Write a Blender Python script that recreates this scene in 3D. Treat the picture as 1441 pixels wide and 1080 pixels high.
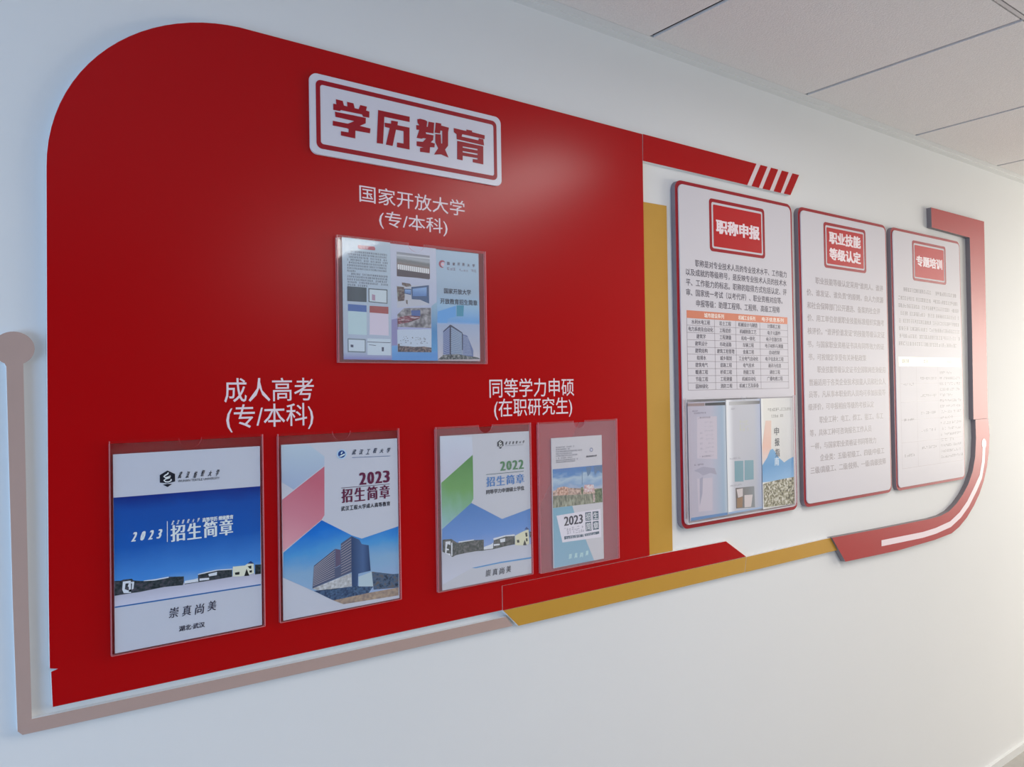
import bpy, bmesh, math, random
from mathutils import Matrix, Vector

random.seed(7)
for o in list(bpy.data.objects):
    bpy.data.objects.remove(o)
SC = bpy.context.scene
COL = SC.collection

# ---------------------------------------------------------------- camera
EYE = 1.455                      # height of the eye above the floor, metres
def make_camera():
    yaw, pitch, roll = 0.721614, 0.01363948, -0.01887609
    cy, sy = math.cos(yaw), math.sin(yaw)
    f = Vector((sy*math.cos(pitch), cy*math.cos(pitch), math.sin(pitch)))
    r = Vector((cy, -sy, 0)); u = r.cross(f)
    c, s = math.cos(roll), math.sin(roll)
    r2 = c*r + s*u; u2 = -s*r + c*u
    m = Matrix((r2, u2, -f)).transposed().to_4x4()
    m.translation = Vector((0, -1.42373, EYE))
    cd = bpy.data.cameras.new('camera'); cd.sensor_width = 36; cd.sensor_fit = 'HORIZONTAL'
    cd.lens = 1144.9624/1441*36
    cd.shift_x = -162.4736/1441; cd.shift_y = -6.0372/1441
    cd.clip_start = 0.02
    o = bpy.data.objects.new('camera', cd); COL.objects.link(o); o.matrix_world = m
    SC.camera = o
make_camera()

# ---------------------------------------------------------------- light, world, exposure
W = bpy.data.worlds.new('world'); SC.world = W; W.use_nodes = True
W.node_tree.nodes['Background'].inputs[0].default_value = (0.75, 0.85, 1.0, 1)
W.node_tree.nodes['Background'].inputs[1].default_value = 1.0
SC.view_settings.view_transform = 'Standard'; SC.view_settings.look = 'None'
SC.view_settings.gamma = 1.0; SC.view_settings.use_curve_mapping = False
SC.view_settings.exposure = 0.29
SC.cycles.transparent_max_bounces = 32

def area(name, loc, direction, sx, sy, power, color):
    l = bpy.data.lights.new(name, 'AREA'); l.shape = 'RECTANGLE'; l.size = sx; l.size_y = sy
    l.energy = power; l.color = color
    o = bpy.data.objects.new(name, l); COL.objects.link(o)
    o.location = loc; o.rotation_euler = Vector(direction).to_track_quat('-Z', 'Y').to_euler()
    return o
# daylight through the big window at the far end of the room, and through the one in the near end wall, left of the display
area('daylight_far_window', (6.16, -1.75, 1.44), (-1, 0, 0), 2.4, 1.25, 85, (1.0, 0.945, 0.82))
area('daylight_near_window', (-1.96, -1.5, 1.12), (1, 0, 0), 1.9, 1.15, 34, (0.36, 0.62, 1.0))
# long lights fixed under the ceiling (also modelled as ceiling_light things below)
LAMPS = [(1.68, -1.36), (4.5, -1.36), (1.68, -3.1)]
for lx, ly in LAMPS[:]:
    area('panel_lamp', (lx, ly, 2.234), (0, 0, -1), 0.24, 1.14, 12, (1.0, 0.955, 0.93))

# ---------------------------------------------------------------- materials
def lin(c):
    c /= 255.0
    return c/12.92 if c <= 0.04045 else ((c+0.055)/1.055)**2.4
def col(r, g, b, k=1.0):
    return tuple(min(0.92, lin(v)*k) for v in (r, g, b)) + (1,)
_m = {}
def mat(name, rgba, rough=0.5, spec=0.5, bump=0, bscale=200, noise=0, nscale=30, coat=0, coat_rough=0.1):
    if name in _m: return _m[name]
    m = bpy.data.materials.new(name); m.use_nodes = True; nt = m.node_tree
    b = nt.nodes['Principled BSDF']
    b.inputs['Base Color'].default_value = rgba
    b.inputs['Roughness'].default_value = rough
    b.inputs['Specular IOR Level'].default_value = spec
    b.inputs['Coat Weight'].default_value = coat; b.inputs['Coat Roughness'].default_value = coat_rough
    tc = nt.nodes.new('ShaderNodeTexCoord')
    if noise:
        n = nt.nodes.new('ShaderNodeTexNoise'); n.inputs['Scale'].default_value = nscale; n.inputs['Detail'].default_value = 4
        nt.links.new(tc.outputs['Object'], n.inputs['Vector'])
        mx = nt.nodes.new('ShaderNodeMix'); mx.data_type = 'RGBA'
        mx.inputs[6].default_value = tuple(v*(1-noise) for v in rgba[:3])+(1,)
        mx.inputs[7].default_value = tuple(min(0.95, v*(1+noise)) for v in rgba[:3])+(1,)
        nt.links.new(n.outputs['Fac'], mx.inputs[0]); nt.links.new(mx.outputs[2], b.inputs['Base Color'])
    if bump:
        n2 = nt.nodes.new('ShaderNodeTexNoise'); n2.inputs['Scale'].default_value = bscale; n2.inputs['Detail'].default_value = 3
        nt.links.new(tc.outputs['Object'], n2.inputs['Vector'])
        bp = nt.nodes.new('ShaderNodeBump'); bp.inputs['Strength'].default_value = bump; bp.inputs['Distance'].default_value = 0.002
        nt.links.new(n2.outputs['Fac'], bp.inputs['Height']); nt.links.new(bp.outputs['Normal'], b.inputs['Normal'])
    _m[name] = m
    return m
def grad(name, stops, axis='Z', rough=0.3, noise=0.0, nscale=12, tilt=0.0):
    """printed colour gradient across a picture: stops run 0..1 over the picture's own box"""
    m = bpy.data.materials.new(name); m.use_nodes = True; nt = m.node_tree
    b = nt.nodes['Principled BSDF']; b.inputs['Roughness'].default_value = rough
    tc = nt.nodes.new('ShaderNodeTexCoord'); sp = nt.nodes.new('ShaderNodeSeparateXYZ')
    nt.links.new(tc.outputs['Generated'], sp.inputs[0])
    v = sp.outputs[axis]
    if tilt:
        ma = nt.nodes.new('ShaderNodeMath'); ma.operation = 'MULTIPLY_ADD'; ma.inputs[1].default_value = tilt
        nt.links.new(sp.outputs['X' if axis == 'Z' else 'Z'], ma.inputs[0]); nt.links.new(v, ma.inputs[2]); v = ma.outputs[0]
    if noise:
        n = nt.nodes.new('ShaderNodeTexNoise'); n.inputs['Scale'].default_value = nscale; n.inputs['Detail'].default_value = 5
        nt.links.new(tc.outputs['Generated'], n.inputs['Vector'])
        s1 = nt.nodes.new('ShaderNodeMath'); s1.operation = 'SUBTRACT'; s1.inputs[1].default_value = 0.5
        nt.links.new(n.outputs['Fac'], s1.inputs[0])
        m2 = nt.nodes.new('ShaderNodeMath'); m2.operation = 'MULTIPLY_ADD'; m2.inputs[1].default_value = noise
        nt.links.new(s1.outputs[0], m2.inputs[0]); nt.links.new(v, m2.inputs[2]); v = m2.outputs[0]
    cr = nt.nodes.new('ShaderNodeValToRGB'); e = cr.color_ramp.elements
    while len(e) < len(stops): e.new(0.5)
    for i, (p, c) in enumerate(stops): e[i].position = p; e[i].color = c
    nt.links.new(v, cr.inputs[0]); nt.links.new(cr.outputs[0], b.inputs['Base Color'])
    return m
def photo_noise(name, colors, scale=40, rough=0.3, stretch=(1, 1, 1)):
    """small busy printed picture: blotches of the given inks"""
    m = bpy.data.materials.new(name); m.use_nodes = True; nt = m.node_tree
    b = nt.nodes['Principled BSDF']; b.inputs['Roughness'].default_value = rough
    tc = nt.nodes.new('ShaderNodeTexCoord'); mp = nt.nodes.new('ShaderNodeMapping'); mp.inputs['Scale'].default_value = stretch
    nt.links.new(tc.outputs['Object'], mp.inputs[0])
    n = nt.nodes.new('ShaderNodeTexNoise'); n.inputs['Scale'].default_value = scale; n.inputs['Detail'].default_value = 3
    nt.links.new(mp.outputs[0], n.inputs['Vector'])
    cr = nt.nodes.new('ShaderNodeValToRGB'); e = cr.color_ramp.elements
    while len(e) < len(colors): e.new(0.5)
    for i, c in enumerate(colors):
        e[i].position = 0.33 + 0.34*i/(len(colors)-1); e[i].color = c
    nt.links.new(n.outputs['Fac'], cr.inputs[0]); nt.links.new(cr.outputs[0], b.inputs['Base Color'])
    return m
def acrylic(name, haze=0.0, tint=(1, 1, 1, 1), haze_col=(0.85, 0.85, 0.88, 1)):
    m = bpy.data.materials.new(name); m.use_nodes = True; nt = m.node_tree; nt.nodes.clear()
    out = nt.nodes.new('ShaderNodeOutputMaterial')
    tr = nt.nodes.new('ShaderNodeBsdfTransparent'); tr.inputs[0].default_value = tint
    gl = nt.nodes.new('ShaderNodeBsdfGlossy'); gl.inputs['Roughness'].default_value = 0.04
    fr = nt.nodes.new('ShaderNodeFresnel'); fr.inputs['IOR'].default_value = 1.38
    mx = nt.nodes.new('ShaderNodeMixShader')
    ge = nt.nodes.new('ShaderNodeNewGeometry'); iv = nt.nodes.new('ShaderNodeMath'); iv.operation = 'SUBTRACT'; iv.inputs[0].default_value = 1.0
    nt.links.new(ge.outputs['Backfacing'], iv.inputs[1])
    mu = nt.nodes.new('ShaderNodeMath'); mu.operation = 'MULTIPLY'; nt.links.new(fr.outputs[0], mu.inputs[0]); nt.links.new(iv.outputs[0], mu.inputs[1])
    nt.links.new(mu.outputs[0], mx.inputs[0]); nt.links.new(tr.outputs[0], mx.inputs[1]); nt.links.new(gl.outputs[0], mx.inputs[2])
    last = mx
    if haze:
        df = nt.nodes.new('ShaderNodeBsdfDiffuse'); df.inputs[0].default_value = haze_col
        m2 = nt.nodes.new('ShaderNodeMixShader'); m2.inputs[0].default_value = haze
        nt.links.new(mx.outputs[0], m2.inputs[1]); nt.links.new(df.outputs[0], m2.inputs[2]); last = m2
    nt.links.new(last.outputs[0], out.inputs[0])
    return m

RED = mat('red_film', (0.45, 0.0, 0.002, 1), rough=0.25, spec=0.25, bump=0.02, bscale=900)
RED2 = mat('red_film_bright', (0.40, 0.004, 0.008, 1), rough=0.42, spec=0.5)
RIM = mat('red_rim_film', (0.34, 0.0, 0.010, 1), rough=0.34, spec=0.35)
PVC = mat('white_foam_core', (0.80, 0.80, 0.80, 1), rough=0.6)
WHITE = mat('white_plate_film', (0.70, 0.68, 0.75, 1), rough=0.30)
BOARDW = mat('board_white_film', (0.68, 0.65, 0.69, 1), rough=0.38, spec=0.17)
GOLD = mat('ochre_film', (0.56, 0.30, 0.04, 1), rough=0.42, spec=0.3, noise=0.03)
TAN = mat('pinkish_tan_film', (0.48, 0.335, 0.29, 1), rough=0.45, noise=0.03)
WALL2 = mat('grey_wall_paint', (0.15, 0.145, 0.14, 1), rough=0.7, spec=0.2)
WALL = mat('white_wall_paint', (0.80, 0.80, 0.795, 1), rough=0.62, spec=0.18, bump=0.10, bscale=60, noise=0.012, nscale=3)
TILE = mat('mineral_ceiling_tile', (0.80, 0.765, 0.745, 1), rough=0.9, spec=0.2, bump=0.9, bscale=260, noise=0.10, nscale=220)
TEE = mat('grey_ceiling_tee', (0.60, 0.57, 0.56, 1), rough=0.5)
TRIM = mat('white_metal_trim', (0.74, 0.74, 0.73, 1), rough=0.4)
GAP_SHADE = mat('gap_shade_black', (0.006, 0.004, 0.004, 1), rough=0.9)  # shade inside the ceiling gaps put into a near-black colour
FLOORM = mat('grey_floor_tile', (0.36, 0.34, 0.31, 1), rough=0.35, noise=0.12, nscale=40)
WTXT = mat('white_vinyl', (0.88, 0.74, 0.78, 1), rough=0.4)
PAPER = mat('brochure_paper', (0.66, 0.68, 0.76, 1), rough=0.35)
EDGE = None
CLEAR = acrylic('clear_acrylic')
REFL_BACK = acrylic('reflection_acrylic', 0.26, haze_col=(1.0, 0.40, 0.46, 1))  # reflection on the pocket put in as pink diffuse colour
SIDE = acrylic('side_acrylic', 0.10, haze_col=(0.9, 0.55, 0.58, 1))
REFL_FAINT = acrylic('faint_reflection_acrylic', 0.05)  # faint reflection on the sheet put in as a diffuse share
EDGEM = mat('acrylic_edge', (0.74, 0.28, 0.30, 1), rough=0.15, spec=0.8)
EDGEW = mat('acrylic_edge_pale', (0.80, 0.78, 0.76, 1), rough=0.15, spec=0.8)
_ink = {}
def ink(r, g, b, k=1.45, rough=0.35):
    key = (r, g, b, k)
    if key not in _ink:
        _ink[key] = mat('ink_%d_%d_%d_%d' % (r, g, b, int(k*100)), col(r, g, b, k), rough=rough)
    return _ink[key]

# ---------------------------------------------------------------- mesh helpers (cm on the wall: x right, z up from eye level)
ORG = {}
def tag(o, label=None, cat=None, group=None, kind=None):
    if label: o['label'] = label
    if cat: o['category'] = cat
    if group: o['group'] = group
    if kind: o['kind'] = kind
    return o
def P(x, z, h):                       # wall centimetres -> world metres; h = cm out from the wall
    return Vector((x/100.0, -h/100.0, EYE + z/100.0))
def mesh(name, verts, faces, mats, parent=None, midx=None, origin=None, smooth=False):
    if parent is not None: org = ORG[parent.name]
    elif origin is not None: org = Vector(origin)
    else:
        xs = [v[0] for v in verts]; zs = [v[2] for v in verts]; ys = [v[1] for v in verts]
        org = Vector(((min(xs)+max(xs))/2, max(ys), min(zs)))
    me = bpy.data.meshes.new(name)
    me.from_pydata([tuple(Vector(v)-org) for v in verts], [], faces)
    for m in (mats if isinstance(mats, (list, tuple)) else [mats]): me.materials.append(m)
    if midx:
        for p, i in zip(me.polygons, midx): p.material_index = i
    if smooth:
        for p in me.polygons: p.use_smooth = True
    me.update()
    o = bpy.data.objects.new(name, me); COL.objects.link(o)
    if parent is not None: o.parent = parent
    else: o.location = org
    ORG[o.name] = org
    return o
def empty(name, loc):
    o = bpy.data.objects.new(name, None); COL.objects.link(o); o.location = loc; ORG[o.name] = Vector(loc)
    o.empty_display_size = 0.05
    return o
def area2(pts):
    return sum(pts[i][0]*pts[(i+1) % len(pts)][1]-pts[(i+1) % len(pts)][0]*pts[i][1] for i in range(len(pts)))
def slab(name, pts, h0, h1, front, side=None, parent=None, lip=0.0, top=None):
    """board cut to an outline, standing from h0 to h1 cm off the wall, printed face in front, core on the sides"""
    side = side or front
    if area2(pts) < 0: pts = pts[::-1]
    n = len(pts); clear = 'acrylic' in front.name
    v = [P(x, z, h0) for x, z in pts] + [P(x, z, h1) for x, z in pts]
    f = [tuple(range(n, 2*n)), tuple(reversed(range(n)))]
    mi = [0, 0 if clear else 1]
    for i in range(n):
        j = (i+1) % n
        f.append((i, j, n+j, n+i)); mi.append(1)
    return mesh(name, v, f, [front, side], parent, mi)
def decal(name, polys, h, m, parent):
    """flat print on a face"""
    if 1 < len(polys) <= 6 and name != 'character':
        for q in polys: o = decal(name, [q], h, m, parent)
        return o
    v = []; f = []
    for pts in polys:
        if area2(pts) < 0: pts = pts[::-1]
        s = len(v); v += [P(x, z, h) for x, z in pts]; f.append(tuple(range(s, s+len(pts))))
    o = mesh(name, v, f, m, parent)
    if len(polys) > 6 and name != 'character': o['kind'] = 'stuff'
    return o
def ring(name, outer, inner, h0, h1, m, parent):
    n = len(outer); v = [P(*p, h1) for p in outer]+[P(*p, h1) for p in inner]+[P(*p, h0) for p in outer]+[P(*p, h0) for p in inner]
    f = []
    for i in range(n):
        j = (i+1) % n
        f += [(i, j, n+j, n+i), (2*n+i, 2*n+j, j, i), (n+i, n+j, 3*n+j, 3*n+i)]
    return mesh(name, v, f, m, parent)
def arc(cx, cz, r, a0, a1, n=8):
    return [(cx+r*math.cos(math.radians(a0+(a1-a0)*i/n)), cz+r*math.sin(math.radians(a0+(a1-a0)*i/n))) for i in range(n+1)]
def rrect(x0, x1, z0, z1, r, n=6):
    return arc(x1-r, z1-r, r, 0, 90, n)+arc(x0+r, z1-r, r, 90, 180, n)+arc(x0+r, z0+r, r, 180, 270, n)+arc(x1-r, z0+r, r, 270, 360, n)
def rect(x0, x1, z0, z1): return [(x0, z0), (x1, z0), (x1, z1), (x0, z1)]
def box(name, x0, x1, y0, y1, z0, z1, m, parent=None, origin=None):   # world metres
    v = [(x, y, z) for x in (x0, x1) for y in (y0, y1) for z in (z0, z1)]
    f = [(0, 1, 3, 2), (4, 6, 7, 5), (0, 4, 5, 1), (2, 3, 7, 6), (0, 2, 6, 4), (1, 5, 7, 3)]
    return mesh(name, v, f, m, parent, origin=origin)
def line(p, q, t):                    # thin bar polygon
    dx, dz = q[0]-p[0], q[1]-p[1]; L = math.hypot(dx, dz) or 1; nx, nz = -dz/L*t/2, dx/L*t/2
    return [(p[0]+nx, p[1]+nz), (q[0]+nx, q[1]+nz), (q[0]-nx, q[1]-nz), (p[0]-nx, p[1]-nz)]
def stroke(pts, t):
    """polyline as a band"""
    L = []; R = []
    for i, p in enumerate(pts):
        a = pts[max(0, i-1)]; b = pts[min(len(pts)-1, i+1)]
        dx, dz = b[0]-a[0], b[1]-a[1]; l = math.hypot(dx, dz) or 1
        tt = t[i] if isinstance(t, (list, tuple)) else t
        L.append((p[0]-dz/l*tt/2, p[1]+dx/l*tt/2)); R.append((p[0]+dz/l*tt/2, p[1]-dx/l*tt/2))
    return [[L[i], L[i+1], R[i+1], R[i]] for i in range(len(pts)-1)]
def between(q, t, w):
    """bar at fraction t down a quad given as left top, left bottom, right top, right bottom"""
    L0, L1, R0, R1 = q
    return line((L0[0]+(L1[0]-L0[0])*t, L0[1]+(L1[1]-L0[1])*t), (R0[0]+(R1[0]-R0[0])*t, R0[1]+(R1[1]-R0[1])*t), w)
_tc = {}
def glyphs(s, res=2):
    if s in _tc: return _tc[s]
    c = bpy.data.curves.new('t', 'FONT'); c.body = s; c.resolution_u = res
    o = bpy.data.objects.new('t', c); COL.objects.link(o)
    dg = bpy.context.evaluated_depsgraph_get()
    me = bpy.data.meshes.new_from_object(o.evaluated_get(dg))
    V = [(v.co.x, v.co.y) for v in me.vertices]; F = [tuple(p.vertices) for p in me.polygons]
    bpy.data.objects.remove(o); bpy.data.curves.remove(c); bpy.data.meshes.remove(me)
    x0 = min(v[0] for v in V); x1 = max(v[0] for v in V); y0 = min(v[1] for v in V); y1 = max(v[1] for v in V)
    V = [((x-x0)/(x1-x0), (y-y0)/(y1-y0)) for x, y in V]
    _tc[s] = (V, F)
    return _tc[s]
def text_geo(items, h):
    """items: (string, [top-left, bottom-right], bold cm x, bold cm z, slant)"""
    v = []; f = []
    for it in items:
        s, (tl, br) = it[0], it[1]
        bx = it[2] if len(it) > 2 else 0; bz = it[3] if len(it) > 3 else 0; sl = it[4] if len(it) > 4 else 0
        V, F = glyphs(s)
        x0, x1, z1, z0 = tl[0]+bx/2, br[0]-bx/2, tl[1]-bz/2, br[1]+bz/2
        hh = z1-z0
        offs = [(0, 0)]
        if bx or bz:
            nx = 3 if bx else 1
            offs = [((i/(nx-1)-0.5)*bx if nx > 1 else 0, j*bz/2) for i in range(nx) for j in ((-1, 1) if bz else (0,))]
        for k, (ox, oz) in enumerate(offs):
            b = len(v)
            v += [P(x0+ox+u*(x1-x0-sl*hh)+w*sl*hh, z0+oz+w*hh, h+0.0006*k) for u, w in V]
            f += [tuple(b+i for i in q) for q in F]
    return v, f
def sp(s, box, gap=0.3, bx=0, bz=0, sl=0, wob=0.0):
    """the characters of s set one by one across the box with gaps between them, as on hand-brushed lettering"""
    (x0, z1), (x1, z0) = box
    n = len(s); w = (x1-x0)/(n-gap*0.9); out = []
    for i, c in enumerate(s):
        d = wob*(z1-z0)*math.sin(2.3*i+0.7); a = x0+i*w; q = w*(1-gap*0.9)
        k = 0.10*(z1-z0) if c in '人大二' else 0
        out.append((c, [(a, z1+d-k), (a+q, z0+d+k*0.5)], bx, bz, sl))
    return out
def text(name, items, h, m, parent):
    for it in items:
        v, f = text_geo([it], h)
        o = mesh(name, v, f, m, parent)
    return o
def micro(rows, hh, dens=0.75):
    """print too small to read: rows of (x0, x1, ztop); each mark a few tiny strokes"""
    out = []
    for x0, x1, z in rows:
        x = x0
        while x < x1-hh*0.5:
            wd = hh*random.uniform(0.55, 1.1)
            if random.random() < 0.93:
                for q in (0.15, 0.5, 0.85):
                    if random.random() < dens:
                        out.append(rect(x+random.random()*0.15*hh, x+wd*random.uniform(0.75, 1), z-hh*q-hh*0.09, z-hh*q+hh*0.06))
                if random.random() < 0.5:
                    xx = x+wd*random.uniform(0.1, 0.8)
                    out.append(rect(xx, xx+hh*0.13, z-hh*0.9, z-hh*0.1))
            x += wd+hh*0.12
    return out

# ================================================================ THE ROOM
XL, XR, YF, CEIL = -2.0, 6.2, -4.0, EYE+0.826
def struct(o, label=None): return tag(o, label, kind='structure')
def wall_with_window(name, x, y0, y1, wy0, wy1, wz0, wz1, out):
    parts = [(y0, y1, 0, wz0), (y0, y1, wz1, CEIL), (y0, wy0, wz0, wz1), (wy1, y1, wz0, wz1)]
    v = []; f = []
    for a, b, c, d in parts:
        s = len(v); X = (x, x+out)
        v += [(p, q, r) for p in X for q in (a, b) for r in (c, d)]
        f += [tuple(s+i for i in t) for t in ((0, 1, 3, 2), (4, 6, 7, 5), (0, 4, 5, 1), (2, 3, 7, 6), (0, 2, 6, 4), (1, 5, 7, 3))]
    return struct(mesh(name, v, f, WALL, origin=(x, (y0+y1)/2, 0)), 'white painted end wall with a window')
struct(box('floor', XL, XR, YF, 0.0, -0.1, 0.0, FLOORM), 'grey tiled floor at the foot of the wall')
struct(box('wall_back', XL, XR, 0.0, 0.12, 0.0, CEIL+0.15, WALL), 'white painted wall carrying the red display')
wall_with_window('wall_right', XR, YF, 0.0, -2.97, -0.53, 0.80, 2.08, 0.12)
wall_with_window('wall_left', XL-0.12, YF, 0.0, -2.5, -0.5, 0.50, 1.74, 0.12)
struct(box('wall_front', XL, XR, YF-0.12, YF, 0.0, CEIL+0.15, WALL2), 'grey painted wall behind the camera')
w = struct(empty('window_1', (XR+0.02, -1.75, 0.80)), 'large window with white frame in the far end wall')
for a, b, c, d in ((-2.97, -0.53, 0.80, 0.84), (-2.97, -0.53, 2.04, 2.08), (-2.97, -2.93, 0.84, 2.04), (-0.57, -0.53, 0.84, 2.04)):
    box('window_frame', XR+0.02, XR+0.07, a, b, c, d, TRIM, w)
w = struct(empty('window_2', (XL-0.05, -1.5, 0.50)), 'window with white frame in the near end wall')
for a, b, c, d in ((-2.5, -0.5, 0.50, 0.54), (-2.5, -0.5, 1.70, 1.74), (-2.5, -2.46, 0.54, 1.70), (-0.54, -0.5, 0.54, 1.70)):
    box('window_frame', XL-0.08, XL-0.03, a, b, c, d, TRIM, w)
struct(box('baseboard_back', XL, XR, -0.012, 0.0, 0.0, 0.03, TRIM), 'low white skirting along the display wall')
# ceiling: lay-in tiles in a slotted grid
ceil = struct(box('ceiling', XL, XR, YF, 0.0, CEIL+0.05, CEIL+0.15, GAP_SHADE), 'suspended ceiling of grey mineral tiles')
S = 0.597; GX = [1.302+S*k for k in range(-6, 9)]; GY = [-0.0535]+[-0.6525-0.6*k for k in range(0, 9)]
for i in range(len(GX)-1):
    for j in range(len(GY)-1):
        cx, cy_ = (GX[i]+GX[i+1])/2, (GY[j]+GY[j+1])/2
        hx, hy = S/2-0.0065, 0.3-0.0085
        x0, x1 = max(XL, cx-hx), min(XR, cx+hx); y0, y1 = max(YF, cy_-hy), cy_+hy
        if j == 0: y1 = -0.052
        if x1-x0 < 0.02 or y1-y0 < 0.02: continue
        box('ceiling_tile', x0, x1, y0, y1, CEIL-0.001, CEIL+0.014, TILE, ceil)
for x in GX:
    if XL < x < XR: box('grid_tee', x-0.008, x+0.008, YF, -0.052, CEIL+0.005, CEIL+0.03, GAP_SHADE, ceil)  # spans the open gap, whose shade is put into its colour
for y in GY[1:]:
    if y > YF: (box('grid_tee', XL, XR, y-0.0048, y+0.0048, CEIL-0.0005, CEIL+0.028, TEE, ceil), box('gap_shade_strip', XL, XR, y-0.0095, y+0.0095, CEIL+0.004, CEIL+0.02, GAP_SHADE, ceil))  # dark strip behind the tee paints the shade in the gap
t = struct(box('trim_1', XL, XR, -0.026, 0.0, CEIL-0.004, CEIL+0.03, TRIM), 'white stepped metal edge trim between wall and ceiling')
box('trim_ledge', XL, XR, -0.051, -0.026, CEIL-0.001, CEIL+0.02, TRIM, t)
for k, (lx, ly) in enumerate(LAMPS):
    e = empty('ceiling_light', (lx, ly, CEIL-0.052))
    tag(e, ('long flush ceiling light, first in front of the display', 'long flush ceiling light toward the far window', 'long flush ceiling light behind the first one')[k], 'ceiling light', 'ceiling lights')
    for sx in (-1, 1):
        box('frame', lx+sx*0.13-0.006, lx+sx*0.13+0.006, ly-0.59, ly+0.59, CEIL-0.052, CEIL-0.002, TRIM, e)
        box('end_cap', lx-0.122, lx+0.122, ly+sx*0.584-0.006, ly+sx*0.584+0.006, CEIL-0.052, CEIL-0.002, TRIM, e)
    box('backing', lx-0.122, lx+0.122, ly-0.576, ly+0.576, CEIL-0.012, CEIL-0.002, TRIM, e)

# ================================================================ BIG RED PANEL
H1 = 1.2
outline = ([(14.6, 33.4)]+[(41.8+27.2*math.cos(math.radians(a)), 33.5+27.4*math.sin(math.radians(a))) for a in range(180, 89, -4)]
           + [(130.35, 60.7), (130.2, 25), (130.1, -39.0), (89.35, -39.05), (89.35, -43.95), (14.75, -43.3), (14.6, -38.3), (15.4, -38.05), (14.45, -37.8), (14.4, -28.7), (14.5, 13)])
panel = tag(slab('display_panel', outline, 0.05, H1, RED, PVC), 'large red display panel with one big rounded corner, left half of wall', 'display panel')
hT = H1+0.02
text('lettering', [('国家开放大学', [(60.73,38.06),(82.22,34.92)], .02, .02), ('(专/本科)', [(64.39,33.91),(78.37,30.53)], .02, .02)], hT, WTXT, panel)
text('lettering', [('成人高考', [(37.75, 3.2), (52.1, -0.75)], .03, .03), ('(专/本科)', [(38.0, -1.1), (51.95, -5.6)], .03, .03)], hT, WTXT, panel)
text('lettering', [('同等学力申硕', [(87.2, 2.9), (108.6, -1.0)], .03, .03), ('(在职研究生)', [(88.2, -1.2), (108.0, -5.5)], .03, .03)], hT, WTXT, panel)

# title plaque
plq = tag(slab('title_plaque', rrect(51.95, 90.6, 42.05, 56.15, 1.3), H1, H1+0.5, WHITE, PVC), 'white rounded title plaque with four bold red characters, top of red panel', 'plaque')
hp = H1+0.5
ring('border_line', rrect(52.95, 89.55, 43.1, 55.15, 1.0), rrect(53.7, 88.85, 43.95, 54.35, 0.5), hp, hp+0.04, RIM, plq)
CH = [
 [[(56.47,52.36),(57.71,52.32),(57.90,51.55),(58.53,51.52),(58.46,52.34),(59.65,52.33),(59.86,51.51),(60.60,51.48),(60.90,52.30),(62.16,52.28),(61.98,51.54),(62.61,51.47),(62.56,50.34),(61.40,50.29),(61.24,50.65),(57.30,50.61),(57.18,50.39),(55.97,50.36),(55.99,51.48),(56.53,51.48)],
  [(56.24,50.11),(61.92,50.18),(61.87,49.18),(60.76,48.49),(62.76,48.41),(62.66,47.52),(59.94,47.46),(59.88,46.04),(57.27,46.09),(57.28,46.86),(58.66,46.90),(58.71,47.49),(58.43,47.59),(55.82,47.57),(55.87,48.42),(58.60,48.44),(59.73,49.14),(56.34,49.21)]],
 [[(64.29,52.13),(70.50,52.18),(70.47,51.17),(65.46,51.12),(65.12,46.04),(63.92,45.98)],
  [(65.50,50.03),(66.75,50.12),(66.79,50.71),(68.11,50.77),(68.03,50.09),(70.43,50.11),(70.37,45.96),(67.83,45.96),(67.87,46.84),(69.18,46.88),(69.22,49.20),(67.71,49.19),(66.99,46.01),(65.68,46.02),(66.48,49.24),(65.56,49.26)]],
 [[(72.04,52.03),(72.63,52.25),(73.71,52.21),(74.11,52.04),(73.96,51.01),(74.18,50.98),(74.38,52.06),(75.57,52.09),(75.40,49.97),(73.76,49.89),(73.84,49.58),(75.39,49.63),(75.29,48.69),(74.77,48.17),(75.64,48.09),(75.54,47.31),(74.62,47.19),(74.51,46.04),(72.52,45.93),(72.53,46.68),(73.26,46.89),(71.82,46.92),(71.84,47.79),(73.14,47.95),(73.83,48.70),(73.29,48.68),(72.83,48.47),(71.85,48.45),(72.36,49.87),(72.41,50.08),(71.83,50.01),(71.80,50.87),(72.47,50.96),(72.08,51.38)],
  [(75.90,52.20),(77.06,52.23),(77.05,51.85),(78.73,51.76),(78.53,50.83),(78.48,48.19),(77.81,47.31),(78.54,45.87),(76.90,46.22),(75.42,45.91),(76.32,47.29),(75.74,48.36),(75.77,49.95),(76.93,50.09),(76.99,48.34),(77.22,48.38),(77.26,50.84),(76.89,50.85),(76.79,50.24),(75.63,50.18),(75.73,50.70)]],
 [[(79.77,51.91),(82.57,51.86),(82.58,52.18),(83.86,52.20),(83.86,51.91),(86.76,51.82),(86.69,51.02),(85.38,51.06),(81.64,51.05),(81.50,50.56),(85.27,50.53),(85.39,50.94),(86.41,50.93),(86.57,49.73),(80.40,49.83),(80.38,50.82),(79.80,51.07)],
  [(80.49,49.52),(81.71,49.55),(81.64,45.87),(80.42,45.90)], [(85.07,49.53),(86.38,49.53),(86.31,45.86),(85.00,45.88)], [(83.90,46.54),(85.02,46.62),(85.01,45.88),(83.89,45.89)],
  [(81.70,49.55),(85.08,49.53),(85.06,48.75),(81.68,48.66)], [(81.68,48.41),(85.06,48.46),(85.04,47.81),(81.67,47.73)], [(81.66,47.48),(85.04,47.52),(85.03,46.90),(81.65,46.80)]]]
for polys in CH:
    decal('character', polys, hp+0.05, RIM, plq)

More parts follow.
